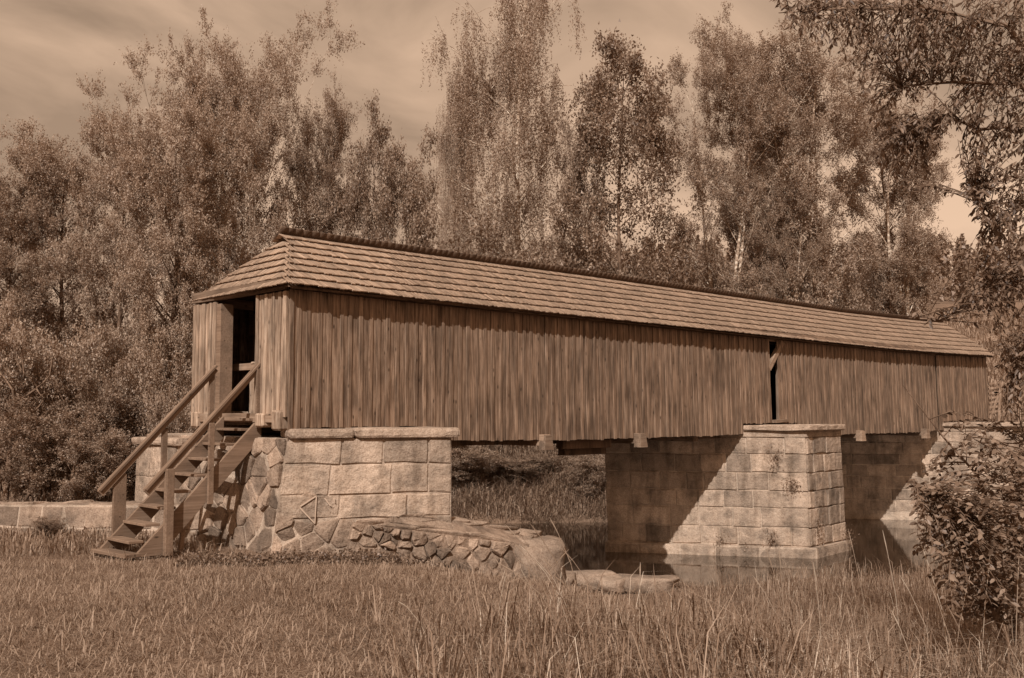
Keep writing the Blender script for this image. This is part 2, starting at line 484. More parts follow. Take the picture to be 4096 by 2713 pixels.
def ground_h(x, y):
    x = np.asarray(x, float); y = np.asarray(y, float)
    sd = river_sd(x, y)
    near = np.interp(y, [-20, 4, 7, 12, 16.5, 26, 60], [2.3, 2.1, 2.0, 1.66, 1.33, 1.42, 2.0])
    far = np.interp(y + 0.10 * x, [30, 40, 50, 65, 90, 150, 260, 420], [1.6, 2.1, 3.4, 6.0, 12.0, 23.0, 34.0, 44.0])
    left = sstep(-10, -30, x)
    far = far * (1 - 0.55 * left) + left * 1.0
    # which bank: far bank lies beyond the river
    line = np.interp(x, [-60, -22, -12, -5, 0, 8, 14, 30, 60], [60, 52, 38, 29, 27, 29, 31, 33, 40])
    isfar = sstep(-1, 1, y - line)
    upl = near * (1 - isfar) + far * isfar
    east = sstep(0.0, 2.6, x)
    bank = np.interp(sd, [0, 5, 8, 12, 16, 30], [0.05, 0.36, 0.85, 1.55, 2.0, 2.6])
    bank = bank * east + (0.06 + np.interp(x, [-3.0, 0.0], [0.5, 0.25]) * sd) * (1 - east)
    slope = np.where(isfar > 0.5, 0.06 + sd * 0.55, bank)
    h = np.where(sd > 0, np.minimum(upl, slope + 0.06 * np.sin(x * 1.7 + y)), 0.06 + sd * 0.8)
    h = np.maximum(h, -1.3)
    # soften where the bank slope meets the meadow
    k = np.clip((slope - upl) / 0.5, -1, 1)
    h = h - np.where(sd > 0, 0.06 * (1 - np.abs(k)), 0)
    h = h + np.where(sd > 0.3, 0.035, 0.0) * wob(x, y)
    h = h + np.where(sd > 4, 0.0, 0)
    return h

def gh(x, y):
    return float(ground_h(np.array([x]), np.array([y]))[0])

xs = np.concatenate([np.linspace(-420, -60, 25)[:-1], np.linspace(-60, -16, 45)[:-1], np.linspace(-16, 20, 110)[:-1], np.linspace(20, 60, 41)[:-1], np.linspace(60, 420, 25)])
ys = np.concatenate([np.linspace(-60, 3, 16)[:-1], np.linspace(3, 40, 130)[:-1], np.linspace(40, 100, 61)[:-1], np.linspace(100, 600, 40)])
X, Y = np.meshgrid(xs, ys)
Z = ground_h(X, Y)
vv = np.stack([X.ravel(), Y.ravel(), Z.ravel()], axis=1)
nx, ny = len(xs), len(ys)
ii, jj = np.meshgrid(np.arange(nx - 1), np.arange(ny - 1))
base = (jj * nx + ii).ravel()
ff = np.stack([base, base + 1, base + nx + 1, base + nx], axis=1)
o = put("ground", np_mesh("ground", vv, ff, 'ground', smooth=True)); o["kind"] = "structure"
o["label"] = "meadow and grassy river banks rising to a hill"

wv = [(-40, 15, 0), (70, 15, 0), (70, 62, 0), (-40, 62, 0)]
o = put("river_water", py_mesh("river_water", wv, [(0, 1, 2, 3)], 'water')); o["kind"] = "structure"
o["label"] = "still dark river under the bridge"

# ------------------------------------------------------------------ masonry tools
class Patch:
    """a quad wall face: bottom-left, bottom-right, top-right, top-left, seen from outside"""
    def __init__(self, bl, br, tr, tl):
        self.c = [Vector(p) for p in (bl, br, tr, tl)]
        self.w = ((self.c[1] - self.c[0]).length + (self.c[2] - self.c[3]).length) / 2
        self.h = ((self.c[3] - self.c[0]).length + (self.c[2] - self.c[1]).length) / 2
        self.n = (self.c[1] - self.c[0]).cross(self.c[3] - self.c[0]).normalized()
    def at(self, a, h, d=0.0):
        s, t = a / self.w, h / self.h
        bl, br, tr, tl = self.c
        p = (bl * (1 - s) + br * s) * (1 - t) + (tl * (1 - s) + tr * s) * t
        return p + self.n * d

def block_from_poly(name, patch, poly, proud, mat, parent, depth=0.10, chamfer=0.02, dome=0.0, jit=0.0, r=random):
    """one stone: a polygon in patch coordinates, with a chamfered face standing proud of the joints"""
    n_ = len(poly)
    cx = sum(p[0] for p in poly) / n_; cy = sum(p[1] for p in poly) / n_
    V_, F_ = [], []
    tilt = (r.uniform(-1, 1) * jit, r.uniform(-1, 1) * jit)
    def ring(shrink, d):
        out = []
        for p in poly:
            dx, dy = p[0] - cx, p[1] - cy; L = math.hypot(dx, dy) or 1
            k = max(0.2, 1 - shrink / L)
            q = (cx + dx * k, cy + dy * k)
            out.append(patch.at(q[0], q[1], d + tilt[0] * dx + tilt[1] * dy + (r.uniform(-1, 1) * jit * 0.05 if d > 0 else 0)))
        return out
    rings = [ring(0, -depth), ring(0, max(0.0, proud - chamfer)), ring(chamfer, proud)]
    for rg in rings: V_ += rg
    for k in range(2):
        for i in range(n_):
            j = (i + 1) % n_
            F_.append((k * n_ + i, k * n_ + j, (k + 1) * n_ + j, (k + 1) * n_ + i))
    V_.append(patch.at(cx, cy, proud + dome)); c_ = len(V_) - 1
    for i in range(n_):
        j = (i + 1) % n_
        F_.append((2 * n_ + i, 2 * n_ + j, c_))
    org = patch.at(cx, cy, 0)
    me = py_mesh(name, [v - org for v in V_], F_, mat)
    o = put(name, me, parent)
    o.location = org
    return o

def ashlar(patch, courses, parent, mat='ashlar', wmin=0.55, wmax=1.25, r=None, joint=0.010, skip=None, name="stone_block"):
    """courses: list of heights from the bottom"""
    h0 = 0.0
    for ci, hh in enumerate(courses):
        a = 0.0
        first = r.uniform(wmin * 0.6, wmax)
        while a < patch.w - 0.02:
            w = first if a == 0 else r.uniform(wmin, wmax)
            if patch.w - (a + w) < wmin * 0.6: w = patch.w - a
            if not (skip and skip(a + w / 2, h0 + hh / 2)):
                j = joint + r.uniform(0, 0.006)
                e = lambda: r.uniform(-0.016, 0.016)
                poly = [(a + j, h0 + j + e()), (a + w * 0.5, h0 + j + e()), (a + w - j, h0 + j + e()), (a + w - j + e(), h0 + hh * 0.5),
                        (a + w - j, h0 + hh - j + e()), (a + w * 0.5, h0 + hh - j + e()), (a + j, h0 + hh - j + e()), (a + j + e(), h0 + hh * 0.5)]
                block_from_poly(name, patch, poly, r.uniform(0.006, 0.026), mat, parent, chamfer=r.uniform(0.010, 0.03), dome=r.uniform(0, 0.012), jit=0.025, r=r)
            a += w
        h0 += hh

def clip_poly(poly, px, py, nx_, ny_):
    out = []
    for i in range(len(poly)):
        a, b_ = poly[i], poly[(i + 1) % len(poly)]
        da = (a[0] - px) * nx_ + (a[1] - py) * ny_; db = (b_[0] - px) * nx_ + (b_[1] - py) * ny_
        if da <= 0: out.append(a)
        if (da < 0) != (db < 0) and abs(da - db) > 1e-12:
            t = da / (da - db); out.append((a[0] + (b_[0] - a[0]) * t, a[1] + (b_[1] - a[1]) * t))
    return out

def rubble(patch, size, parent, r, mat='rubble', name="rubble_stone", flat=1.35, keep=None, proud=(0.002, 0.045), joint=0.007, rough=0.13):
    seeds, rads = [], []
    for _ in range(4000):
        x_, y_ = r.uniform(0, patch.w), r.uniform(0, patch.h)
        rad = size * r.choice((0.45, 0.6, 0.8, 1.0, 1.25))
        if all(math.hypot((x_ - q[0]) / flat, y_ - q[1]) > (rad + rq) * 0.5 for q, rq in zip(seeds, rads)):
            seeds.append((x_, y_)); rads.append(rad)
    for i, s in enumerate(seeds):
        if keep and not keep(*s): continue
        poly = [(0, 0), (patch.w, 0), (patch.w, patch.h), (0, patch.h)]
        for k, q in enumerate(seeds):
            if k == i or abs(q[0] - s[0]) > size * 5 or abs(q[1] - s[1]) > size * 5: continue
            poly = clip_poly(poly, (s[0] + q[0]) / 2, (s[1] + q[1]) / 2, q[0] - s[0], q[1] - s[1])
            if len(poly) < 3: break
        if len(poly) < 3: continue
        cx = sum(p[0] for p in poly) / len(poly); cy = sum(p[1] for p in poly) / len(poly)
        gap = joint * r.uniform(0.5, 1.8)
        pp = []
        for q in range(len(poly)):
            a, b_ = poly[q], poly[(q + 1) % len(poly)]
            for t in ((0.07, 0.93) if r.random() < 0.6 else (0.16, 0.86)):
                x_, y_ = a[0] + (b_[0] - a[0]) * t, a[1] + (b_[1] - a[1]) * t
                d = math.hypot(x_ - cx, y_ - cy) or 1
                k_ = max(0.3, 1 - gap / d) * r.uniform(0.955, 1.0)
                pp.append((cx + (x_ - cx) * k_, cy + (y_ - cy) * k_))
        block_from_poly(name, patch, pp, r.uniform(*proud), mat, parent, depth=0.08, chamfer=r.uniform(0.015, 0.035), dome=r.uniform(-0.005, 0.02), jit=rough, r=r)

def prism(name, pts_bottom, pts_top, mat, parent):
    n_ = len(pts_bottom)
    V_ = [Vector(p) for p in pts_bottom] + [Vector(p) for p in pts_top]
    F_ = [tuple(range(n_))[::-1], tuple(range(n_, 2 * n_))] + [(i, (i + 1) % n_, n_ + (i + 1) % n_, n_ + i) for i in range(n_)]
    me = py_mesh(name, V_, F_, mat)
    bm = bmesh.new(); bm.from_mesh(me); bmesh.ops.recalc_face_normals(bm, faces=bm.faces[:]); bm.to_mesh(me); bm.free()
    return put(name, me, parent)

def cap_slab(parent, quad, z0, z1, seed, mat='cap', name="cap_slab", bevel=0.05):
    """a rounded, uneven coping slab over a quad of (x, y) corners"""
    bm = bmesh.new()
    vb = [bm.verts.new((p[0], p[1], z0)) for p in quad]; vt = [bm.verts.new((p[0], p[1], z1)) for p in quad]
    bm.faces.new(vb[::-1]); bm.faces.new(vt)
    for i in range(4): bm.faces.new((vb[i], vb[(i + 1) % 4], vt[(i + 1) % 4], vt[i]))
    bmesh.ops.recalc_face_normals(bm, faces=bm.faces[:])
    bmesh.ops.subdivide_edges(bm, edges=[e for e in bm.edges if e.calc_length() > 0.5], cuts=2, use_grid_fill=True)
    bmesh.ops.bevel(bm, geom=[e for e in bm.edges if e.is_boundary or e.calc_face_angle(0) > 0.8], offset=bevel, segments=2, affect='EDGES', profile=0.5)
    r = random.Random(seed)
    for v in bm.verts: v.co += Vector((r.uniform(-1, 1), r.uniform(-1, 1), r.uniform(-1, 1))) * 0.010
    me = bpy.data.meshes.new(name); bm.to_mesh(me); bm.free()
    me.materials.append(M[mat])
    return put(name, me, parent)

# ------------------------------------------------------------------ near abutment
r1 = random.Random(3)
ab = thing("stone_abutment", "near stone abutment of ashlar over rubble under the door end of the bridge", "abutment", (0, 0, 0))
CAP_T, CAP_B = 3.425, 3.265
a_top = B(-0.02, -0.04); a_top = Vector((a_top.x, a_top.y, CAP_B))
b_top = Vector((-1.05, 17.87, CAP_B))
def low(p, z, ox=0.0, oy=0.0): return Vector((p.x + ox, p.y + oy, z))
c_top = B(3.4, 2.0); c_top.z = CAP_B
d_top = B(3.4, 5.35); d_top.z = CAP_B
e_top = B(0.0, 5.35); e_top.z = CAP_B
ZB = 0.75
nb = (b_top - a_top).normalized()
bat = -nb * 0.32
inn = 0.012
cen_ = (a_top + b_top + c_top + d_top + e_top) / 5
def ins(p, k=0.998): return Vector((cen_.x + (p.x - cen_.x) * k, cen_.y + (p.y - cen_.y) * k, p.z))
prism("mortar_core", [ins(q) for q in (low(a_top, ZB) + bat, low(b_top, 0.2), low(c_top, 0.0), low(d_top, 0.0), low(e_top, ZB) - U * 0.34)],
      [ins(q) for q in (a_top, b_top, c_top, d_top, e_top)], 'mortar', ab)
# river-downstream face a -> b
fA = Patch(low(a_top, ZB) + bat, low(b_top, ZB), b_top, a_top)
hs = CAP_B - ZB
rows = [0.60, 0.42, 0.52, 0.43]; k_ = hs / fA.h
def left_part(a, h): return (h < 0.58) or (h < 1.15 and a < 1.55) or (h < 1.55 and a < 0.45)
ashlar(fA, [0.60, 0.57, 0.40, 0.51, fA.h - 2.08], ab, 'ashlar', 0.55, 1.15, r1, skip=left_part)
rubble(fA, 0.36, ab, r1, keep=lambda a, h: left_part(a, h))
# door-end face e -> a (leaning back), coarse rubble
fB = Patch(low(e_top, ZB) - U * 0.34, low(a_top, ZB) + bat, a_top, e_top)
rubble(fB, 0.42, ab, r1, proud=(0.005, 0.07), rough=0.16)
# coping on the downstream side and on the upstream wing
nb = (b_top - a_top).normalized(); pn = Vector((nb.y, -nb.x, 0))
q0 = a_top + nb * 0.02 + pn * 0.10; q1 = b_top + nb * 0.14 + pn * 0.10
q3 = B(0.16, 0.5); q2 = B(3.2, 0.5)
mid = q0 * 0.62 + q1 * 0.38; mid2 = q3 * 0.62 + q2 * 0.38
cap_slab(ab, [q0, mid - nb * 0.006, mid2 - nb * 0.006, q3], CAP_B, CAP_T, 1)
cap_slab(ab, [mid + nb * 0.006, q1, q2, mid2 + nb * 0.006], CAP_B, CAP_T + 0.012, 2)
w0 = B(-0.32, 5.45); w1 = B(-0.32, 3.42); w2 = B(1.5, 3.42); w3 = B(1.5, 5.45)
cap_slab(ab, [w0, w1, w2, w3], 3.06, 3.21, 4)
prism("wing_core", [B(-0.3, 5.3, 0.9 - 3.626), B(-0.3, 3.5, 0.9 - 3.626), B(1.4, 3.5, 0.9 - 3.626), B(1.4, 5.3, 0.9 - 3.626)],
      [B(-0.22, 5.3, 3.06 - 3.626), B(-0.22, 3.5, 3.06 - 3.626), B(1.4, 3.5, 3.06 - 3.626), B(1.4, 5.3, 3.06 - 3.626)], 'mortar', ab)
fW = Patch(B(-0.31, 5.3, 0.95 - 3.626), B(-0.31, 3.55, 0.95 - 3.626), B(-0.23, 3.55, 3.055 - 3.626), B(-0.23, 5.3, 3.055 - 3.626))
ashlar(fW, [0.5, 0.42, 0.56, fW.h - 1.48], ab, 'ashlar', 0.5, 0.9, r1)
# chalky paint strokes on the masonry
def stroke(p0, p1, w, d=0.055):
    def pt(x, y):
        dr = ray(x, y); o_ = Vector((0, 0, EYE)); pl = fA.c[0]
        return o_ + dr * ((pl - o_).dot(fA.n) / dr.dot(fA.n)) + fA.n * d
    A, B_ = pt(*p0), pt(*p1); t = (B_ - A).normalized(); s = t.cross(fA.n).normalized() * w
    me = py_mesh("paint_mark", [A - s, B_ - s * 0.7, B_ + s * 0.7, A + s, A - s - fA.n * 0.05, B_ - s * 0.7 - fA.n * 0.05, B_ + s * 0.7 - fA.n * 0.05, A + s - fA.n * 0.05],
                 [(0, 1, 2, 3), (0, 4, 5, 1), (1, 5, 6, 2), (2, 6, 7, 3), (3, 7, 4, 0)], 'paint')
    return put("paint_mark", me, ab)
z3 = lambda x, y: (1000 + x / 1.96, 1600 + y / 1.96)
stroke(z3(395, 832), z3(520, 752), 0.012); stroke(z3(520, 752), z3(508, 968), 0.010); stroke(z3(392, 845), z3(508, 968), 0.012)
stroke(z3(585, 770), z3(630, 830), 0.012); stroke(z3(660, 772), z3(666, 806), 0.008)

# ------------------------------------------------------------------ rubble wing wall along the bank
r2 = random.Random(5)
ww = thing("rubble_wall", "low rough rubble wall running from the abutment down to the water", "stone wall")
f0 = Vector((-2.75, 16.78, 1.15)); f1 = Vector((0.16, 17.95, 0.15))
t0 = Vector((-2.62, 16.92, 1.90)); t1 = Vector((0.22, 18.05, 1.40))
e1 = Vector((0.95, 18.75, -0.1)); et = Vector((0.86, 18.75, 1.38))
bk0 = Vector((-1.35, 17.92, 1.93)); bk1 = Vector((0.55, 19.25, 1.42))
prism("mortar_core", [f0, f1, e1, low(bk1, 0.2), low(bk0, 0.6)], [t0, t1, et, bk1, bk0], 'mortar_dark', ww)
rubble(Patch(f0, f1, t1, t0), 0.24, ww, r2, proud=(0.01, 0.11), flat=1.4, joint=0.010, rough=0.24)
rubble(Patch(f1, e1, et, t1), 0.5, ww, r2, proud=(0.03, 0.12), flat=1.2, rough=0.2)
rubble(Patch(t0 + Vector((0, 0, .0)), t1, bk1, bk0), 0.42, ww, r2, proud=(0.015, 0.08), flat=1.6, mat='boulder', rough=0.12)

# low wall to the left behind the stairs
lw = thing("low_stone_wall", "long low stone wall behind the stairs at the left edge", "stone wall")
g0 = Vector((-12.2, 20.6, 1.0)); g1_ = Vector((-5.6, 18.9, 1.0))
h0_ = Vector((-12.2, 20.75, 1.86)); h1_ = Vector((-5.6, 19.05, 1.98))
dp = Vector((0.15, 0.62, 0))
prism("mortar_core", [g0, g1_, g1_ + dp, g0 + dp], [h0_, h1_, h1_ + dp, h0_ + dp], 'mortar', lw)
ashlar(Patch(g0, g1_, h1_, h0_), [0.5, 0.41], lw, 'rubble', 0.35, 0.8, r2)
rubble(Patch(h0_, h1_, h1_ + dp, h0_ + dp), 0.6, lw, r2, proud=(0.01, 0.03), flat=1.5, mat='boulder')

# ------------------------------------------------------------------ river piers
def pier(name, label, C, Rr, L, courses, wtop, seed, capz, with_ledge=True):
    r = random.Random(seed)
    p = thing(name, label, "bridge pier")
    C, Rr, L = [Vector((q[0], q[1], 0)) for q in (C, Rr, L)]
    L2 = L + (Rr - C)
    lean = Vector((-0.10, 0.0, 0))
    def up(q, z): return Vector((q.x, q.y, z)) + lean * (z / capz)
    zc = capz - 0.14 - 0.16
    cn = (C + Rr + L2 + L) / 4
    def sh(q):
        d_ = Vector((q.x - cn.x, q.y - cn.y, 0)); d_.normalize(); return q - d_ * 0.035
    prism("mortar_core", [sh(low(q, -1.4)) for q in (C, Rr, L2, L)], [sh(up(q, zc)) for q in (C, Rr, L2, L)], 'mortar', p)
    zb = 0.28
    fs = Patch(up(L, zb), up(C, zb), up(C, zc), up(L, zc))
    fr = Patch(up(C, zb), up(Rr, zb), up(Rr, zc), up(C, zc))
    tot = sum(courses); cs = [c * (zc - zb) / tot for c in courses]
    ashlar(fs, cs, p, 'ashlar', 0.45, 1.0, r, joint=0.012)
    ashlar(fr, cs, p, 'ashlar', 0.4, 0.8, r, joint=0.012)
    # foot ledge in the water
    n1 = fs.n * 0.10; n2 = fr.n * 0.10; d1 = (C - L).normalized(); d2 = (Rr - C).normalized()
    if with_ledge:
        Lq, Cq, Rq = L + n1 - d1 * 0.06, C + n1 + n2 + d1 * 0.02, Rr + n2 + d2 * 0.06
        prism("foot_core", [low(Lq, -1.2), low(Cq, -1.2), low(Rq, -1.2), low(L2, -1.2)], [low(Lq, zb - 0.02), low(Cq, zb - 0.02), low(Rq, zb - 0.02), low(L2, zb - 0.02)], 'mortar', p)
        ashlar(Patch(low(Lq, -0.2), low(Cq, -0.2), low(Cq, zb - 0.03), low(Lq, zb - 0.03)), [zb + 0.17], p, 'ashlar', 0.8, 1.4, r)
        ashlar(Patch(low(Cq, -0.2), low(Rq, -0.2), low(Rq, zb - 0.03), low(Cq, zb - 0.03)), [zb + 0.17], p, 'ashlar', 0.6, 1.1, r)
    # thin bed course under the coping
    o1 = 0.02
    Lt, Ct, Rt, L2t = [up(q, zc) for q in (L, C, Rr, L2)]
    prism("bed_course", [Lt + fs.n * o1, Ct + (fs.n + fr.n) * o1, Rt + fr.n * o1, L2t], [low(Lt + fs.n * o1, zc + 0.16), low(Ct + (fs.n + fr.n) * o1, zc + 0.16), low(Rt + fr.n * o1, zc + 0.16), low(L2t, zc + 0.16)], 'ashlar', p)
    # coping slabs on the part that stands out from the bridge wall
    u_ = lambda t: Ct + (Lt - Ct) * t
    ov1, ov2 = fs.n * 0.11, fr.n * 0.11
    f = wtop
    A0 = Ct + ov1 + ov2; A1 = u_(f) + ov1
    Bq0 = Rt + ov2 + d2 * 0.10; Bq1 = Rt + (Lt - Ct) * f + d2 * 0.10
    m0 = A0 * 0.55 + Bq0 * 0.45; m1 = A1 * 0.55 + Bq1 * 0.45
    cap_slab(p, [A1, A0, m0 - d2 * 0.004, m1 - d2 * 0.004], zc + 0.16, capz, seed + 1, bevel=0.03)
    cap_slab(p, [m1 + d2 * 0.004, m0 + d2 * 0.004, Bq0, Bq1], zc + 0.16, capz + 0.008, seed + 2, bevel=0.03)
    return p, fs, fr

pc = at_z(3248, 2232, 0); pr = at_z(3387, 2200, 0); pl = at_z(2432, 2205, 0)
pier2, p2s, p2r = pier("stone_pier", "tall pale granite pier standing in the river at mid bridge", pc, pr, pl, [0.52, 0.56, 0.5, 0.52, 0.54, 0.5], 0.30, 21, 3.37)
C3 = B(27.1, -1.9); R3 = B(29.4, -1.9); L3 = B(21.6, 6.9)
pier3, p3s, p3r = pier("stone_pier", "far stone pier half hidden behind the leafy shrub at right", C3, R3, L3, [0.5, 0.52, 0.55, 0.5, 0.5, 0.52, 0.5], 0.22, 31, 3.36, with_ledge=False)

# ------------------------------------------------------------------ the covered bridge
LEN = 29.9
WID = 3.35
br = thing("covered_bridge", "long covered wooden footbridge with plank walls and shingled roof", "bridge", P0, math.atan2(U.y, U.x))
def zoff(s): return float(np.interp(s, [0, 2, 4, 7, 11, 15, 22, 26, 30], [0, -.035, -.05, -.07, -.09, -.11, -.155, -.12, -.05]))
def lean(s): return float(np.interp(s, [0, 5, 12, 20, 30], [0.0, 0.008, 0.028, 0.045, 0.075]))
rb = random.Random(9)

def board_meshes(w, t, mat, nvar, nm):
    out = []
    for i in range(nvar):
        bm = bmesh.new()
        segs = 6
        rr = random.Random(100 + i)
        ring = []
        wob_ = [rr.uniform(-0.5, 0.5) for _ in range(4)]
        for k in range(segs + 1):
            z = k / segs
            dx = 0.004 * math.sin(z * 5 + wob_[0] * 6); dw = rr.uniform(-0.0025, 0.0025)
            ring.append([bm.verts.new((-w / 2 - dw + dx, t / 2, z)), bm.verts.new((-w / 2 - dw + dx, -t / 2 + 0.004, z)), bm.verts.new((-w / 2 - dw + dx + 0.005, -t / 2, z)),
                         bm.verts.new((w / 2 + dw + dx - 0.005, -t / 2, z)), bm.verts.new((w / 2 + dw + dx, -t / 2 + 0.004, z)), bm.verts.new((w / 2 + dw + dx, t / 2, z))])
        for k in range(segs):
            for j in range(6):
                bm.faces.new((ring[k][j], ring[k][(j + 1) % 6], ring[k + 1][(j + 1) % 6], ring[k + 1][j]))
        bm.faces.new(ring[0][::-1]); bm.faces.new(ring[-1])
        bmesh.ops.recalc_face_normals(bm, faces=bm.faces[:])
        me = bpy.data.meshes.new(nm); bm.to_mesh(me); bm.free(); me.materials.append(M[mat])
        out.append(me)
    return out
boards = board_meshes(0.205, 0.026, 'board', 5, "board")
battens = board_meshes(0.085, 0.019, 'board', 5, "batten")
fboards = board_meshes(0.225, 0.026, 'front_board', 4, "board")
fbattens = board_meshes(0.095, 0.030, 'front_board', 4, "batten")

def wall_piece(name, me, s, v, z0, z1, wscale=1.0, rot=0.0, ln=0.0):
    o = put(name, me, br)
    o.location = (s, v, z0)
    o.scale = (wscale, 1.0, z1 - z0)
    o.rotation_euler = (rb.uniform(-0.003, 0.003), -ln + rb.uniform(-0.004, 0.004), rot)
    return o

def wall_bottom(s):
    if s < 0.19: return -0.40
    if s < 3.05: return -0.185
    if 13.5 < s < 16.3: return -0.215
    if s > 25.9: return -0.225
    return float(np.interp(s, [3, 7, 10, 14, 19, 24, 26], [-0.45, -0.515, -0.515, -0.49, -0.57, -0.57, -0.50]))
PITCHB = 0.215
s = 0.0
i = 0
GAPS = [(15.03, 15.42), (25.46, 25.60)]
while s < LEN - 0.02:
    w = PITCHB * rb.uniform(0.86, 1.16)
    if i == 0: w = 0.185
    if LEN - (s + w) < 0.1: w = LEN - s
    mid_ = s + w / 2
    gap = None
    for g0_, g1g in GAPS:
        if s < g1g and s + w > g0_: gap = (g0_, g1g)
    if gap and s < gap[0] - 0.05:
        w = gap[0] - s; mid_ = s + w / 2
    elif gap:
        s = gap[1]; continue
    zt = 2.17 + zoff(mid_)
    zb_ = wall_bottom(mid_) + rb.uniform(-0.012, 0.012)
    wall_piece("board", rb.choice(boards), mid_, -0.012, zb_, zt, w / 0.205, 0, lean(mid_))
    nxt = s + w
    if nxt < LEN - 0.05 and not any(abs(nxt - g[0]) < 0.03 for g in GAPS):
        wall_piece("batten", rb.choice(battens), nxt + rb.uniform(-0.01, 0.01), -0.035, zb_ - rb.uniform(-0.01, 0.02), zt, rb.uniform(0.8, 1.15), 0, lean(nxt))
    s = nxt; i += 1
# corner board
wall_piece("corner_board", battens[0], 0.03, -0.043, -0.40, 2.17, 1.0)

# front gable end: boards either side of the door
def front_run(v0, v1, zb_, zt):
    v = v0
    while v < v1 - 0.02:
        w = 0.235 * rb.uniform(0.9, 1.1)
        if v1 - (v + w) < 0.12: w = v1 - v
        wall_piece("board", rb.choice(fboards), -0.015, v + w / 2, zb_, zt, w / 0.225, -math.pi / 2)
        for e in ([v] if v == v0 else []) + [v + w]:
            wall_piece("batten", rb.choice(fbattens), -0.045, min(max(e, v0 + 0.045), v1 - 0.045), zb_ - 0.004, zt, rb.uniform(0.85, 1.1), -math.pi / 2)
        v += w
front_run(0.0, 1.02, 0.0, 2.14)
front_run(2.48, 3.36, 0.0, 2.14)
beam_between("lintel_beam", (-0.02, 0.05, 2.27), (-0.02, 3.35, 2.27), 0.10, 0.20, 'beam', br)
beam_between("door_jamb", (0.10, 2.40, -0.05), (0.10, 2.40, 2.10), 0.26, 0.16, 'post', br, Vector((0, 1, 0)))
beam_between("door_jamb", (0.10, 0.96, -0.05), (0.10, 0.96, 2.10), 0.20, 0.14, 'post', br, Vector((0, 1, 0)))
# back wall and far end, never seen full on
def joined_planks(name, axis, a0, a1, fixed, zb_, zt, mat):
    V_, F_, R_ = [], [], []
    a = a0
    while a < a1 - 0.01:
        w = min(0.22 * rb.uniform(0.9, 1.1), a1 - a); t = 0.013 + (0.004 if rb.random() > .5 else 0)
        zz = zoff(a) if axis == 's' else zoff(fixed)
        k0 = len(V_)
        for (p, q) in ((a + 0.003, -t), (a + w - 0.003, -t), (a + w - 0.003, t), (a + 0.003, t)):
            for z in (zb_, zt):
                V_.append((p, fixed + q, z + zz) if axis == 's' else (fixed + q, p, z + zz))
        F_ += [(k0, k0 + 2, k0 + 3, k0 + 1), (k0 + 2, k0 + 4, k0 + 5, k0 + 3), (k0 + 4, k0 + 6, k0 + 7, k0 + 5), (k0 + 6, k0, k0 + 1, k0 + 7), (k0, k0 + 6, k0 + 4, k0 + 2), (k0 + 1, k0 + 3, k0 + 5, k0 + 7)]
        R_ += [rb.random()] * 6
        a += w
    o = put(name, np_mesh(name, V_, F_, mat, R_), br); o["kind"] = "stuff"
    return o
joined_planks("back_wall", 's', 0.06, LEN - 0.03, WID, -0.42, 2.2, 'board')
joined_planks("far_end_wall", 'v', 0.03, WID - 0.03, LEN, -0.2, 2.3, 'board')
# floor, sills, truss inside
joined_planks_floor = []
V_, F_, R_ = [], [], []
s = 0.05
while s < LEN - 0.05:
    w = rb.uniform(0.18, 0.26); k0 = len(V_); z = zoff(s) - 0.10 + rb.uniform(-.004, .004)
    for (p, q) in ((s, 0.05), (s + w - 0.006, 0.05), (s + w - 0.006, WID - .05), (s, WID - .05)):
        V_ += [(p, q, z - 0.05), (p, q, z)]
    F_ += [(k0 + 1, k0 + 3, k0 + 5, k0 + 7), (k0, k0 + 6, k0 + 4, k0 + 2), (k0, k0 + 2, k0 + 3, k0 + 1), (k0 + 2, k0 + 4, k0 + 5, k0 + 3), (k0 + 4, k0 + 6, k0 + 7, k0 + 5), (k0 + 6, k0, k0 + 1, k0 + 7)]
    R_ += [rb.random()] * 6; s += w
o = put("floor_deck", np_mesh("floor_deck", V_, F_, 'inside', R_), br); o["kind"] = "stuff"
def run_beam(name, v, z, w, h, s0, s1, mat='beam', step=4.0):
    n_ = max(1, round((s1 - s0) / step))
    for k in range(n_):
        a = s0 + (s1 - s0) * k / n_; c = s0 + (s1 - s0) * (k + 1) / n_
        beam_between(name, (a + 0.004, v, z + zoff(a)), (c - 0.004, v, z + zoff(c)), w, h, mat, br)
run_beam("sill_beam", 0.22, -0.20, 0.24, 0.26, 0.3, LEN - 0.2, 'inside')  # near sill darkened in colour to imitate shade under the wall
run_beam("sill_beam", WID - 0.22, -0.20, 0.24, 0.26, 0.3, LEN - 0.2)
run_beam("girder", 0.62, -0.36, 0.26, 0.36, 2.6, 7.2, 'inside')  # girders: under-deck shade is put into the timber colour
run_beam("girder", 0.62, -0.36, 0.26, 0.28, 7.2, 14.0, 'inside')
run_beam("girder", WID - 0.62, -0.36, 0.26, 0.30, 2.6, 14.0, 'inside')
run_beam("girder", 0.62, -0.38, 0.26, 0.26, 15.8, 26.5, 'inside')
run_beam("wall_plate", 0.12, 2.22, 0.16, 0.18, 0.1, LEN - 0.1)
run_beam("wall_plate", WID - 0.12, 2.22, 0.16, 0.18, 0.1, LEN - 0.1)
run_beam("inner_rail", 0.16, 1.02, 0.10, 0.16, 0.3, 15.0, 'inside')
run_beam("inner_rail", WID - 0.16, 1.02, 0.10, 0.16, 0.3, 29.5, 'inside')
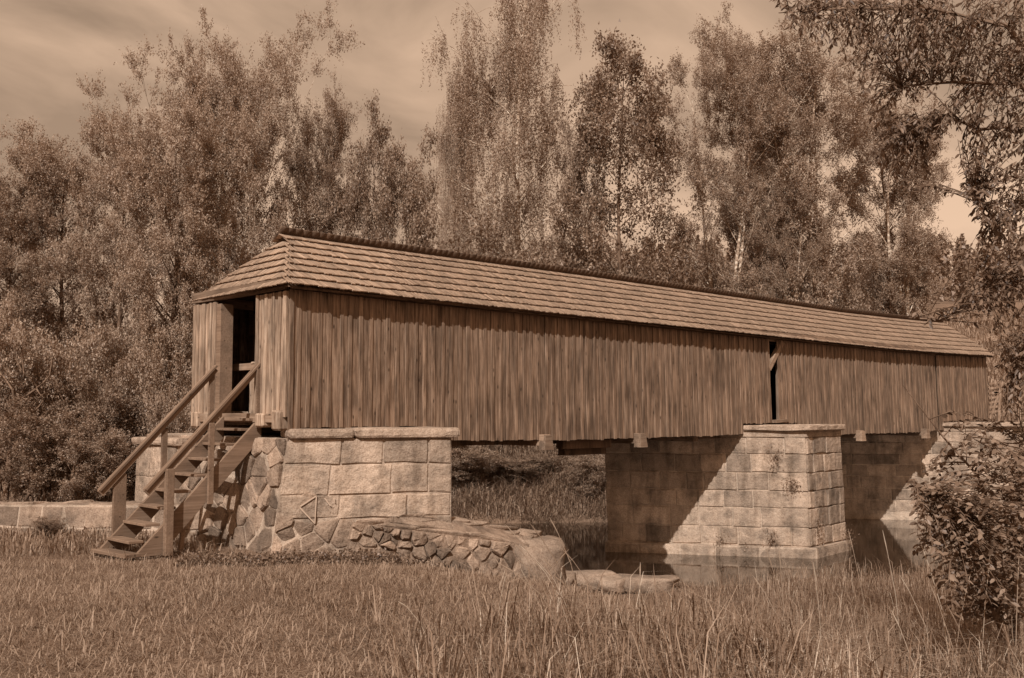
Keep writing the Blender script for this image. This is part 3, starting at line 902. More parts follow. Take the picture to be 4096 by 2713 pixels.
for k in range(10):
    s = 1.2 + 3.05 * k
    for v in (0.14, WID - 0.14):
        beam_between("truss_post", (s, v, -0.15 + zoff(s)), (s, v, 2.05 + zoff(s)), 0.17, 0.17, 'inside', br, Vector((0, 1, 0)))
        beam_between("truss_brace", (s + 0.1, v, 0.0 + zoff(s)), (s + 1.4, v, 1.95 + zoff(s)), 0.12, 0.14, 'inside', br)
    beam_between("tie_beam", (s, 0.1, 2.24 + zoff(s)), (s, WID - 0.1, 2.24 + zoff(s)), 0.18, 0.2, 'inside', br)
# low plank partition just inside the door
for k in range(3):
    wall_piece("partition_board", fboards[k], 0.52, 1.70 + 0.19 * k, -0.08, 0.80, 0.80, -math.pi / 2)
beam_between("partition_rail", (0.50, 1.25, 0.93), (0.50, 2.75, 0.93), 0.12, 0.13, 'beam', br)
beam_between("partition_block", (0.48, 1.78, 0.99), (0.48, 2.02, 0.99), 0.11, 0.055, 'front_board', br, bevel=0.02)
beam_between("partition_brace", (0.55, 1.35, 0.45), (0.55, 1.75, 0.02), 0.08, 0.10, 'beam', br)
# brace and post in the narrow opening over the pier
beam_between("gap_brace", (14.93, 0.02, 1.25), (15.66, 0.02, 2.02), 0.12, 0.15, 'beam', br)
beam_between("gap_post", (15.62, 0.10, -0.2), (15.62, 0.10, 2.0), 0.14, 0.14, 'beam', br, Vector((0, 1, 0)))
beam_between("gap_block", (15.1, -0.03, -0.17), (15.75, -0.03, -0.14), 0.16, 0.08, 'beam', br)
# cross beams whose ends show below the plank wall, with little board boxes over them
for s in (6.12, 9.25, 12.0, 19.75, 24.2):
    z = zoff(s)
    beam_between("cross_beam", (s, -0.17 if s != 12.0 else 0.3, -0.44 + z), (s, WID + 0.1, -0.44 + z), 0.21, 0.24, 'beam', br)
    if s != 12.0:
        bx = put("beam_end_box", py_mesh("beam_end_box", [(-.13, -.20, -.30), (.13, -.20, -.30), (.13, 0, -.30), (-.13, 0, -.30), (-.09, -.18, 0), (.09, -.18, 0), (.09, 0, .02), (-.09, 0, .02)],
                 [(0, 1, 5, 4), (1, 2, 6, 5), (3, 0, 4, 7), (4, 5, 6, 7)], 'beam'), br)
        bx.location = (s, -0.045, -0.34 + z)
beam_between("corbel_beam", (7.0, 0.3, -0.62), (8.6, 0.3, -0.62), 0.22, 0.20, 'inside', br)  # corbels coloured dark as painted shade beneath the bridge
beam_between("corbel_beam", (7.4, 0.62, -0.80), (8.8, 0.62, -0.80), 0.22, 0.16, 'inside', br)
# front sill with two beam ends on the abutment
beam_between("sill_beam", (0.02, 0.06, -0.02), (0.02, 3.3, -0.02), 0.2, 0.16, 'beam', br)
for v, h in ((0.18, 0.34), (0.72, 0.24), (2.6, 0.30), (3.1, 0.3)):
    beam_between("beam_end", (-0.14, v, -0.06), (0.7, v, -0.06), 0.26, h, 'front_board', br, bevel=0.03, jitter=0.006)

# roof --------------------------------------------------------------------
EV, EZ = -0.27, 2.19              # near eave
RV, RZ = WID / 2, 3.44            # ridge
def zr(s): return zoff(s) + float(np.interp(s, [0, 9, 30], [0.0, 0.08, 0.15]))
def slope_pt(s, t, far=False, lift=0.0):
    """t = 0 at the eave, 1 at the ridge"""
    ze = EZ + zoff(s); zt = RZ + zr(s)
    ev = EVF if far else EV
    v = ev + (RV - ev) * t; z = ze + (zt - ze) * t
    nv, nz = -(RZ - EZ), (RV - EV); q = math.hypot(nv, nz)
    v += nv / q * lift; z += nz / q * lift
    if far: v = WID - v
    return Vector((s, v, z))
EVF = -0.05
HIP_S0, HIP_S1, HIP_T = -0.20, 0.92, 0.90     # hip runs from the eave corner up to just under the ridge
S_END = LEN + 0.10
def hip_s(t): return HIP_S0 + (HIP_S1 - HIP_S0) * (t / HIP_T)
RVV, RFF = [], []
ss = [HIP_S1] + list(np.linspace(1.8, S_END - .03, 20))
for q in ss: RVV += [slope_pt(q, 0.01, lift=-.03), slope_pt(q, 1.0, lift=-.03), slope_pt(q, 0.01, True, -.03)]
for k in range(len(ss) - 1):
    a = 3 * k; RFF += [(a, a + 3, a + 4, a + 1), (a + 1, a + 4, a + 5, a + 2)]
kk = len(RVV)
RVV += [slope_pt(HIP_S0 + .03, 0.01, lift=-.03), slope_pt(HIP_S1, HIP_T, lift=-.03), slope_pt(HIP_S0 + .19, 0.01, True, -.03), slope_pt(HIP_S1, HIP_T, True, -.03)]
RFF += [(kk, 0, kk + 1), (kk + 2, kk + 3, 2), (kk, kk + 1, kk + 3, kk + 2)]
roof = put("roof", py_mesh("roof", RVV, RFF, 'inside'), br)
NC = 8
SH_V, SH_F, SH_R = [], [], []
singles = []
def shingle_corners(p_lo0, p_lo1, p_hi1, p_hi0, th, up_n):
    a = [p_lo0 + up_n * th, p_lo1 + up_n * th, p_hi1 + up_n * 0.004, p_hi0 + up_n * 0.004,
         p_lo0 + up_n * (th - 0.020), p_lo1 + up_n * (th - 0.020), p_hi1 - up_n * 0.010, p_hi0 - up_n * 0.010]
    return a
SH_FACES = [(0, 1, 2, 3), (4, 7, 6, 5), (0, 4, 5, 1), (1, 5, 6, 2), (3, 7, 4, 0)]
def emit(c, single):
    if single: singles.append(c)
    else:
        k0 = len(SH_V); SH_V.extend(c)
        for f in SH_FACES: SH_F.append(tuple(k0 + q for q in f)); SH_R.append(0)
        r_ = rb.random(); SH_R[-5:] = [r_] * 5
nvn, nzn = -(RZ - EZ), (RV - EV); qn = math.hypot(nvn, nzn)
N_near = Vector((0, nvn / qn, nzn / qn)); N_far = Vector((0, -nvn / qn, nzn / qn))
def course(far):
    for c in range(NC):
        t0_ = c / NC; t1_ = min(1.0, (c + 1.55) / NC)
        s = hip_s(min(t0_, HIP_T)) + (0.16 * (1 - t0_ / HIP_T) if far else 0) if t0_ < 0.80 else HIP_S1 - 0.14
        end = S_END + rb.uniform(-.02, .02)
        cnt = 0
        while s < end:
            w = rb.uniform(0.06, 0.11) if not far else 0.5
            w = min(w, end - s)
            if w < 0.02: break
            dt = rb.uniform(-0.007, 0.007)
            th = rb.uniform(0.060, 0.067)
            hs_ = hip_s(min(t1_, HIP_T)) if t0_ < 0.80 else -9
            hi0 = max(s, min(hs_, s + w * 0.98)) if t0_ < .8 else s
            N_ = N_far if far else N_near
            cs = shingle_corners(slope_pt(s + 0.004, t0_ + dt, far), slope_pt(s + w - 0.004, t0_ + dt, far), slope_pt(s + w - 0.004, t1_, far), slope_pt(hi0 + 0.004, t1_, far), th, N_)
            emit(cs, (not far) and cnt < 27)
            s += w; cnt += 1
course(False); course(True)
# hip slope over the door
def hip_pt(v, t):
    a = slope_pt(hip_s(t), t); z = a.z
    return Vector((hip_s(t) + 0.16 * (1 - t / HIP_T) * max(0, min(1, v / WID)), v, z))
hn = (hip_pt(2, 0.0) - hip_pt(1, 0.0)).cross(hip_pt(1, 0.5) - hip_pt(1, 0.0)).normalized()
if hn.z < 0: hn = -hn
for c in range(NC):
    t0_ = c / NC; t1_ = min(HIP_T + 0.02, (c + 1.5) / NC)
    if t0_ > HIP_T - 0.05: break
    v0 = EV + (RV - EV) * t0_; v1 = WID - (EVF + (RV - EVF) * t0_); v = v0
    n_ = 0
    while v < v1:
        w = min(rb.uniform(0.06, 0.11), v1 - v)
        if w < 0.02: break
        lo, hi = EV + (RV - EV) * t1_, WID - (EVF + (RV - EVF) * t1_)
        ha = min(max(v, lo), hi); hb = min(max(v + w, lo), hi)
        if hb - ha < 0.004: hb = ha + 0.004
        dt = rb.uniform(-0.007, 0.007)
        emit(shingle_corners(hip_pt(v + .002, t0_ + dt), hip_pt(v + w - .002, t0_ + dt), hip_pt(hb, t1_), hip_pt(ha, t1_), rb.uniform(.06, .067), hn), n_ < 12)
        v += w; n_ += 1
# ridge course of the far slope standing over the ridge
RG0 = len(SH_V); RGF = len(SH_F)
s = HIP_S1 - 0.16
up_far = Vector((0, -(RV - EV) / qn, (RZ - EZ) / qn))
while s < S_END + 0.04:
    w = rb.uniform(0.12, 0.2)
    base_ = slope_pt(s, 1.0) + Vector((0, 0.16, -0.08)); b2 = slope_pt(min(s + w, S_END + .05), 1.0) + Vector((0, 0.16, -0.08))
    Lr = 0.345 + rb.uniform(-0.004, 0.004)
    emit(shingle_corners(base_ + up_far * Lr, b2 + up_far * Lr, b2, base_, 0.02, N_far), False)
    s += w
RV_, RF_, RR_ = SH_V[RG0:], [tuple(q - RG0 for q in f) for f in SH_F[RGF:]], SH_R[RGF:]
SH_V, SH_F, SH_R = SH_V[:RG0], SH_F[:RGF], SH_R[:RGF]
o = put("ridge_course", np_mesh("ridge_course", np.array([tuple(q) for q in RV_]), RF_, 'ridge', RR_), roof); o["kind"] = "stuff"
for c in singles[:300]:
    cen = (c[0] + c[1] + c[2] + c[3]) / 4
    x_ = (c[1] - c[0]).normalized(); z_ = (c[1] - c[0]).cross(c[3] - c[0]).normalized(); y_ = z_.cross(x_)
    mt = Matrix((x_, y_, z_)).transposed().to_4x4(); mt = Matrix.Translation(cen) @ mt; inv = mt.inverted()
    me = py_mesh("shingle", [inv @ q for q in c], SH_FACES, 'shingle')
    o = put("shingle", me, roof); o.matrix_local = mt
for c in singles[300:]: emit(c, False)
# the joined shingles live in a frame whose Y runs up the slope, so that the grain follows
o = put("shingle_courses", np_mesh("shingle_courses", np.array([tuple(q) for q in SH_V]), SH_F, 'shingle', SH_R), roof)
o["kind"] = "stuff"
# gablet boards under the ridge end
put("gablet", py_mesh("gablet", [Vector((HIP_S1 - .02, RV - .30, RZ - .20)), Vector((HIP_S1 - .02, RV + .30, RZ - .20)), Vector((HIP_S1 - .02, RV, RZ)),
    Vector((HIP_S1 + .04, RV - .30, RZ - .20)), Vector((HIP_S1 + .04, RV + .30, RZ - .20)), Vector((HIP_S1 + .04, RV, RZ))], [(0, 1, 2), (5, 4, 3), (0, 3, 4, 1), (1, 4, 5, 2), (2, 5, 3, 0)], 'inside'), roof)
# rafters at the eave underside
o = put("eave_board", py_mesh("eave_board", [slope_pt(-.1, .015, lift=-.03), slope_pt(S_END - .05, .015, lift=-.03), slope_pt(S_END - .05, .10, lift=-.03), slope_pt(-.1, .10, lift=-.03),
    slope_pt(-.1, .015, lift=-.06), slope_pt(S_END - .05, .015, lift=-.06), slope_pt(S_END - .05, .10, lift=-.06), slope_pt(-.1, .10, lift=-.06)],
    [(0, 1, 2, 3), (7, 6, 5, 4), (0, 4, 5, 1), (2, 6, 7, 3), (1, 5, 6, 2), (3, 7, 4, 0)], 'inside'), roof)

# ------------------------------------------------------------------ staircase
st = thing("wooden_staircase", "open wooden staircase with two handrails climbing to the bridge door", "staircase", B(-1.1, 1.45, -2.226), math.atan2(U.y, U.x))
def S(s, v, z): return Vector((s + 1.1, v - 1.45, z + 2.226))
VN, VF = 0.97, 1.90
def board_prism(name, pts, v0, v1, mat):
    """profile in (s, z), between v0 and v1"""
    n_ = len(pts)
    V_ = [S(p[0], v0, p[1]) for p in pts] + [S(p[0], v1, p[1]) for p in pts]
    F_ = [tuple(range(n_)), tuple(range(2 * n_ - 1, n_ - 1, -1))] + [(i, n_ + i, n_ + (i + 1) % n_, (i + 1) % n_) for i in range(n_)]
    me = py_mesh(name, V_, F_, mat)
    bm = bmesh.new(); bm.from_mesh(me); bmesh.ops.recalc_face_normals(bm, faces=bm.faces[:])
    bmesh.ops.bevel(bm, geom=bm.edges[:], offset=0.006, segments=1, affect='EDGES'); bm.to_mesh(me); bm.free()
    return put(name, me, st)
slope_ = 2.22 / 2.14
for v in (VN, VF):
    ds = 0.0 if v == VN else -0.22
    board_prism("stringer", [(0.06 + ds, 0.02), (0.06 + ds, -0.38), (-1.74 + ds, -2.235), (-2.10 + ds, -2.235), (-2.14 + ds, -2.18)], v - 0.03, v + 0.03, 'stair')
for k in range(8):
    z = -0.20 - 0.254 * k; sc_ = -0.13 - 0.268 * k - (0.10 if k > 3 else 0.04)
    me = box_mesh("tread", (0.25, VF - VN - 0.064, 0.045), 'stair', 0.006)
    o = put("tread", me, st); o.location = S(sc_ - 0.02, (VN + VF) / 2, z - 0.045); o.rotation_euler = (0, rb.uniform(-.01, .01), 0)
def rail(v, s0, z0, s1, z1):
    beam_between("handrail", S(s0, v, z0), S(s1, v, z1), 0.10, 0.045, 'stair', st)
    beam_between("rail_board", S(s0 + .02, v, z0 - 0.05), S(s1 - .01, v, z1 - 0.05), 0.035, 0.13, 'stair', st)
rail(VN - 0.05, -2.04, -1.17, 0.0, 0.95)
rail(VF + 0.05, -2.36, -1.22, -0.30, 0.92)
def post(s, v, z0, z1, w, d):
    beam_between("post", S(s, v, z0), S(s, v, z1), d, w, 'post', st, Vector((0, 1, 0)))
post(-1.66, VN - 0.085, -2.24, -0.86, 0.05, 0.13); post(-1.66, VN - 0.145, -2.24, -0.84, 0.05, 0.13)
post(-0.92, VN - 0.085, -1.46, -0.10, 0.05, 0.10)
post(-0.03, VN - 0.085, -0.20, 0.84, 0.05, 0.12)
post(-2.0, VF + 0.085, -2.24, -0.96, 0.06, 0.22)
post(-1.23, VF + 0.085, -1.5, -0.19, 0.05, 0.10)
post(-0.36, VF + 0.085, -0.7, 0.78, 0.05, 0.10)
beam_between("foot_plank", S(-2.25, VN - 0.12, -2.19), S(-2.33, VF + 0.08, -2.19), 0.26, 0.06, 'stair', st)
beam_between("strut", S(-1.35, VN + 0.06, -2.2), S(-1.30, VN + 0.06, -1.45), 0.07, 0.07, 'post', st, Vector((0, 1, 0)))
beam_between("landing_board", S(-0.02, 1.0, -0.05), S(-0.02, 2.1, -0.05), 0.28, 0.05, 'stair', st)

# ------------------------------------------------------------------ bank stones
def boulder(label, cx, cy, rx, ry, rz, seed, zc=None, rot=0.0):
    bm = bmesh.new(); bmesh.ops.create_icosphere(bm, subdivisions=3, radius=1.0)
    r = random.Random(seed); offs = [Vector((r.uniform(-9, 9), r.uniform(-9, 9), r.uniform(-9, 9))) for _ in range(3)]
    from mathutils import noise
    for v in bm.verts:
        d = v.co.copy(); k = 1 + 0.26 * noise.noise(d * 1.3 + offs[0]) + 0.13 * noise.noise(d * 3.5 + offs[1]) + 0.05 * noise.noise(d * 8 + offs[2])
        v.co = Vector((math.copysign(abs(d.x) ** 0.5, d.x) * rx, math.copysign(abs(d.y) ** 0.5, d.y) * ry, math.copysign(abs(d.z) ** 0.4, d.z) * rz)) * k
    me = bpy.data.meshes.new("bank_stone"); bm.to_mesh(me); bm.free(); me.materials.append(M['boulder'])
    for p in me.polygons: p.use_smooth = True
    o = put("bank_stone", me); z = gh(cx, cy) if zc is None else zc
    o.location = (cx, cy, z + rz * 0.55); o.rotation_euler = (0, 0, rot)
    return tag(o, label, "stone", "stones at the water's edge")
def bstone(label, px, py, z, *a, **kw):
    p = at_z(px, py, z); return boulder(label, p.x, p.y, *a, zc=z - 0.1, **kw)
bstone("flat bank stone nearest the rubble wall's end", 2190, 2320, 0.35, 0.55, 0.5, 0.17, 51)
bstone("broad flat bank stone second from the rubble wall", 2350, 2318, 0.3, 0.5, 0.42, 0.17, 52, rot=0.3)
bstone("small rounded bank stone in the middle of the row", 2450, 2330, 0.28, 0.36, 0.32, 0.15, 53, rot=0.8)
bstone("long low bank stone at the end nearest the pier", 2590, 2335, 0.25, 0.60, 0.36, 0.17, 54, rot=-0.1)
boulder("large squared block closing the end of the rubble wall", 0.42, 18.45, 0.50, 0.46, 0.42, 58, zc=0.80, rot=0.35)
bstone("squarish boulder at the foot of the rubble wall", 2075, 2285, 0.75, 0.42, 0.35, 0.33, 55, rot=0.5)

# ------------------------------------------------------------------ trees
def profile(t, c0, tm):
    if t < c0 or t > 1: return 0.0
    if t < tm: return max(0.0, (t - c0) / max(1e-3, tm - c0)) ** 0.6
    return math.sqrt(max(0.0, 1 - ((t - tm) / (1 - tm)) ** 1.6))

def variant(seed, H=15.0, Rw=3.6, c0=0.15, tm=0.5, n_prim=56, n_sec=7, n_shoot=10, n_leaf=22, el=(26, 52), style='up', leaf=(0.085, 0.06), trunk_r=0.16,
            stems=1, leaf_m='leaf_a', bark='bark', shoot=(0.35, 0.8), spread=0.065, droop=1.6):
    """one kind of tree grown limb by limb: trunk, limbs, side branches and leafy shoots"""
    r = random.Random(seed); tb = Tubes(); paths = []
    for k in range(stems):
        ox, oy = (0, 0) if stems == 1 else (r.uniform(-0.3, 0.3), r.uniform(-0.3, 0.3))
        hx, hy = (r.uniform(-0.3, 0.3), r.uniform(-.3, .3)) if stems == 1 else (r.uniform(-0.45, 0.45) * Rw, r.uniform(-.45, .45) * Rw)
        hh = H * (0.84 if k == 0 else r.uniform(0.66, 0.82)); pts, rad = [], []
        for q in range(13):
            f = q / 12
            pts.append(Vector((ox + hx * f ** 1.3 + 0.16 * math.sin(f * 6 + seed + k), oy + hy * f ** 1.3 + 0.16 * math.sin(f * 5 + seed * 2 + k), hh * f - 0.4 * (1 - f))))
            rad.append(trunk_r * (1.3 - 0.3 * min(1, f * 10)) * (1 - f) ** 0.75 + 0.015)
        tb.add(pts, rad, 8); paths.append(pts)
    SP, SD, SL = [], [], []
    for i in range(n_prim):
        f = c0 * 0.75 + (0.83 - c0 * 0.75) * ((i + r.random()) / n_prim)
        pts = paths[i % stems]; zq = min(f * H, pts[-1].z - 0.05)
        for a, b_ in zip(pts[:-1], pts[1:]):
            if a.z <= zq <= b_.z: p0 = a.lerp(b_, (zq - a.z) / (b_.z - a.z)); break
        az = i * 2.39996 + r.uniform(-0.5, 0.5)
        e = math.radians(r.uniform(*el) + 6 * f)
        fo = min(0.93, f + 0.08)
        L = Rw * max(0.34, profile(fo, c0, tm)) * r.uniform(0.62, 1.12) / max(0.45, math.cos(e)) * 0.85
        d = Vector((math.cos(az) * math.cos(e), math.sin(az) * math.cos(e), math.sin(e)))
        bend = -0.30 if style == 'weep' else r.uniform(-0.12, 0.10)
        def P_(t): return p0 + d * (L * t) + Vector((0, 0, bend * L * t * t)) + Vector((math.sin(t * 4 + i), math.cos(t * 3 + i), 0)) * 0.05 * L * t
        rr = max(0.014, trunk_r * 0.34 * (1 - f) ** 0.6 * (0.6 + 0.4 * r.random()))
        tb.add([P_(0), P_(0.3), P_(0.65), P_(1.0)], [rr, rr * 0.75, rr * 0.45, 0.006], 5)
        for j in range(n_sec):
            t = r.uniform(0.22, 1.0); q0 = P_(t)
            rd = Vector((r.gauss(0, 1), r.gauss(0, 1), r.gauss(0, 1))).normalized()
            dd = (d * 0.55 + rd * 0.8 + Vector((0, 0, -0.25 if style == 'weep' else 0.22))).normalized()
            l2 = L * 0.40 * (1.15 - 0.6 * t) * r.uniform(0.6, 1.2)
            q1 = q0 + dd * l2
            tb.add([q0, q0.lerp(q1, 0.5) + Vector((0, 0, 0.04 * l2)), q1], [rr * 0.42, rr * 0.28, 0.004], 3)
            for k in range(n_shoot):
                tt = r.uniform(0.15, 1.0); o_ = q0.lerp(q1, tt)
                if style == 'weep':
                    sd_ = Vector((r.gauss(0, .16), r.gauss(0, .16), -1)); sl = r.uniform(0.4, 1.0) * droop
                else:
                    sd_ = (dd * 0.5 + Vector((r.gauss(0, 1), r.gauss(0, 1), r.gauss(0, 1))).normalized() * 0.85 + Vector((0, 0, 0.35))).normalized(); sl = r.uniform(*shoot)
                SP.append(tuple(o_)); SD.append(tuple(sd_)); SL.append(sl)
    for pts in paths:                                   # leader shoots at the tops
        for k in range(12):
            a = pts[-1].lerp(pts[-3], r.random()); SP.append(tuple(a)); SD.append((r.gauss(0, .35), r.gauss(0, .35), 1.0 if style != 'weep' else -0.6)); SL.append(r.uniform(0.3, 0.6))
    SP, SD, SL = np.array(SP), unit(np.array(SD)), np.array(SL)
    n_ = len(SP); idx = np.repeat(np.arange(n_), n_leaf)
    t = rng.uniform(0.05, 1.0, len(idx))
    P = SP[idx] + SD[idx] * (SL[idx] * t)[:, None] + rng.normal(0, spread, (len(idx), 3))
    v_, f_ = leaf_tris(P, leaf[0], leaf[1], SD[idx] + rng.normal(0, 0.8, (len(idx), 3)))
    crown = np_mesh("crown", v_, f_, leaf_m, 0.6 * rng.uniform(0, 1, len(f_)) + 0.4 * rng.uniform(0, 1, n_)[idx])
    return dict(trunk=tb.mesh("trunk", bark), crown=crown, top=float(np.percentile(P[:, 2], 99.9)), hw=float(np.percentile(np.abs(P[:, 0]), 97)))

VAR = {
    'a1': variant(1, tm=0.55, n_leaf=30), 'a2': variant(2, tm=0.6, Rw=3.5, c0=0.2, n_leaf=30), 'a3': variant(3, tm=0.68, c0=0.36, Rw=4.2, trunk_r=0.22, n_prim=66, n_leaf=30),
    'a4': variant(4, tm=0.5, c0=0.12, Rw=3.6, n_prim=48, n_sec=9, n_shoot=6, n_leaf=16, leaf=(0.115, 0.09), leaf_m='leaf_dark', trunk_r=0.11, el=(15, 45), spread=0.09),
    'b1': variant(5, H=16, Rw=4.0, tm=0.62, c0=0.2, stems=3, trunk_r=0.13, leaf=(0.075, 0.055), leaf_m='leaf_b', bark='birch_bark', el=(34, 56), n_leaf=34, n_prim=62),
    'b2': variant(6, H=16, Rw=3.8, tm=0.58, c0=0.16, stems=4, trunk_r=0.14, leaf=(0.08, 0.058), leaf_m='leaf_b', bark='birch_bark', el=(30, 54), n_leaf=34, n_prim=62),
    'w1': variant(7, H=18, Rw=3.7, tm=0.55, c0=0.2, stems=2, trunk_r=0.17, leaf=(0.08, 0.055), leaf_m='leaf_b', bark='birch_bark', el=(30, 52), style='weep', n_prim=60, n_sec=9, n_shoot=6, n_leaf=30, spread=0.05, droop=1.9),
    'k1': variant(8, H=3.4, Rw=1.7, tm=0.45, c0=0.02, stems=5, trunk_r=0.04, leaf=(0.075, 0.055), leaf_m='leaf_bush', n_prim=44, n_sec=8, n_shoot=5, n_leaf=16, el=(30, 60), shoot=(0.18, 0.42), spread=0.05),
    'k2': variant(9, H=3.4, Rw=1.8, tm=0.4, c0=0.02, stems=4, trunk_r=0.04, leaf=(0.08, 0.06), leaf_m='leaf_dark', n_prim=42, n_sec=8, n_shoot=5, n_leaf=15, el=(30, 60), shoot=(0.18, 0.42), spread=0.05),
    'k3': variant(10, H=3.2, Rw=1.5, tm=0.5, c0=0.02, stems=5, trunk_r=0.03, leaf=(0.10, 0.035), leaf_m='leaf_b', n_prim=36, n_sec=7, n_shoot=5, n_leaf=16, el=(40, 66), shoot=(0.25, 0.5), spread=0.04),
}
def grow(name, label, var, px, top, hw, Yd, rot, cat="tree", group="trees along the river bank", leanx=0.0):
    """px, top and half-width measured on the picture; the tree stands at depth Yd on the ground"""
    d = VAR[var]; x = at_y(px * K, 950 * K, Yd).x; z = gh(x, Yd)
    sz = (at_y(px * K, top * K, Yd).z - z) / d['top']; sx = (1.18 if cat == 'tree' else 1.08) * hw * K / FPX * Yd / d['hw']
    t = thing(name, label, cat, (x, Yd, z), rot, group)
    t.rotation_euler = (0, leanx, rot)
    for part in ("trunk", "crown"):
        o = put(part, d[part], t); o.scale = (sx, sx, sz)
    return t
grow("aspen_tree", "leafy tree at the left edge with its top lowest in the row", 'a1', 22, 318, 100, 33, 0.3)
grow("aspen_tree", "leafy tree second from the left edge with a ragged top", 'a2', 148, 272, 92, 34.5, 1.9)
grow("aspen_tree", "leafy tree third from the left edge on the rising skyline", 'a1', 262, 200, 92, 32.5, 4.0)
grow("aspen_tree", "tall tree with bare dark trunk beside the bridge's door end", 'a3', 398, 104, 112, 29.5, 0.6)
grow("aspen_tree", "tree filling the skyline between the dark trunk and the tallest birch", 'a2', 490, 118, 70, 36, 3.1)
grow("birch_tree", "tallest rounded birch behind the roof's hipped end", 'b1', 600, 44, 138, 36.5, 1.4)
grow("birch_tree", "narrow birch with a pointed top right of the tallest birch", 'b2', 742, 106, 84, 38, 2.2)
grow("aspen_tree", "short open aspen with a spiky top left of the sky gap", 'a4', 858, 246, 62, 36, 1.0)
grow("aspen_tree", "short sparse aspen standing in the gap before the weeping birch", 'a4', 930, 300, 70, 35, 2.6)
grow("weeping_birch_tree", "tall weeping birch with hanging strands above the roof ridge", 'w1', 1195, -22, 128, 42, 0.0)
grow("weeping_birch_tree", "lower side birch with drooping strands left of the tall weeping birch", 'w1', 1040, 172, 48, 44, 2.0)
grow("aspen_tree", "open aspen with large leaves standing alone against the sky", 'a4', 1450, 58, 118, 37, 4.1)
grow("aspen_tree", "sparse leaning aspen between the weeping birch and the lone aspen", 'a4', 1345, 270, 46, 38.5, 5.3)
grow("birch_tree", "rounded birch right of the lone aspen with light small leaves", 'b1', 1690, 58, 122, 41, 2.4)
grow("birch_tree", "broad many-stemmed birch behind the hanging leaves at upper right", 'b2', 1868, -30, 160, 42, 0.5)
grow("birch_tree", "lower spreading birch above the far end of the roof", 'b2', 2075, 145, 112, 44, 3.8)
grow("birch_tree", "young birch in front of the forested hill left of the birch stems", 'b1', 1800, 400, 80, 40, 5.0)

def bush(label, var, px, top, hw, Yd, rot): return grow("bush", label, var, px, top, hw, Yd, rot, "bush", "bushes along the river bank")
bush("dense bush at the left edge under the leftmost tree", 'k1', 15, 700, 110, 27.5, 0.0)
bush("dense rounded bush left of the stairs with sunlit leaves", 'k1', 150, 690, 105, 28.5, 1.3)
bush("lower sunlit bush between two taller bushes left of the stairs", 'k2', 245, 820, 80, 27, 2.0)
bush("tall bush behind the stair handrails beside the wing wall", 'k1', 325, 740, 88, 27.5, 2.9)
bush("low dark bush at the foot of the trees left of the wing wall", 'k2', 95, 905, 90, 25.5, 0.4)
bush("low dark bush in front of the bushes beside the lower handrail", 'k2', 205, 960, 70, 25, 1.4)
bush("bush behind the abutment wing right of the bare dark trunk", 'k1', 410, 850, 55, 26.5, 4.4)
bush("bushy thicket just above the roof ridge behind the weeping birch", 'k2', 1120, 500, 120, 39, 0.9)
bush("bushy thicket above the ridge left of the lone aspen", 'k2', 1320, 550, 75, 39.5, 3.3)
bush("rounded bush under the lone aspen behind the roof ridge", 'k1', 1470, 520, 82, 38.5, 5.1)
bush("pale bush on the slope above the middle of the ridge", 'k3', 1630, 590, 85, 46, 1.1)
bush("bush above the ridge below the many-stemmed birch", 'k1', 1800, 560, 105, 41, 0.1)
bush("dark small bush above the ridge near the hillside track", 'k2', 1955, 600, 55, 43, 2.3)
bush("leafy bush filling the gap above the roof's far end", 'k1', 2085, 545, 62, 45, 4.0)
bush("thicket behind the hipped roof end under the tallest birch", 'k1', 640, 490, 105, 33, 1.7)
bush("thicket behind the ridge near the sky gap", 'k2', 850, 535, 105, 35, 4.6)
bush("bush on the far bank seen under the bridge beside the abutment", 'k1', 1100, 1020, 90, 36.5, 5.6)
bush("second lighter bush on the far bank under the first span", 'k3', 1210, 1045, 80, 37, 2.2)
bush("pale willow bush on the far bank seen beside the mid pier", 'k3', 1350, 1030, 50, 36, 0.8)
bush("small leafy weed against the low wall at left", 'k2', 120, 1190, 30, 19.3, 0.0)

# bare branching tree at the left edge
dt_ = thing("dead_tree", "bare branching dead tree at the left edge beneath the bushes", "tree")
tb = Tubes(); rr_ = random.Random(77)
bx_ = at_y(14 * K, 1075 * K, 25.6); bx_.z = gh(bx_.x, 25.6) - 0.1
def dead(px, py): return at_y(px * K, py * K, 25.6 + 0.5 * math.sin(px * 0.1 + py * 0.05))
tb.add([bx_, dead(28, 1000), dead(40, 955), dead(62, 915), dead(100, 885)], [0.075, 0.06, 0.045, 0.03, 0.012], 6)
tb.add([dead(40, 955), dead(30, 900), dead(8, 870), dead(-20, 850)], [0.06, 0.04, 0.03, 0.015], 5)
tb.add([dead(62, 915), dead(85, 900), dead(98, 918), dead(108, 945)], [0.035, 0.025, 0.018, 0.008], 5)
tb.add([dead(100, 885), dead(115, 868), dead(120, 830)], [0.022, 0.018, 0.008], 5)
tb.add([dead(28, 1000), dead(60, 970), dead(90, 940), dead(100, 925)], [0.035, 0.028, 0.02, 0.008], 5)
for k_ in range(16):
    a_ = (rr_.uniform(-10, 110), rr_.uniform(850, 990)); b_2 = (a_[0] + rr_.uniform(-45, 45), a_[1] - rr_.uniform(10, 60))
    tb.add([dead(*a_), dead((a_[0] + b_2[0]) / 2 + rr_.uniform(-10, 10), (a_[1] + b_2[1]) / 2), dead(*b_2)], [0.014, 0.010, 0.004], 4)
tb.add([dead(35, 970), dead(10, 945), dead(-10, 960)], [0.04, 0.03, 0.015], 5)
put("trunk", tb.mesh("trunk", 'twig'), dt_)

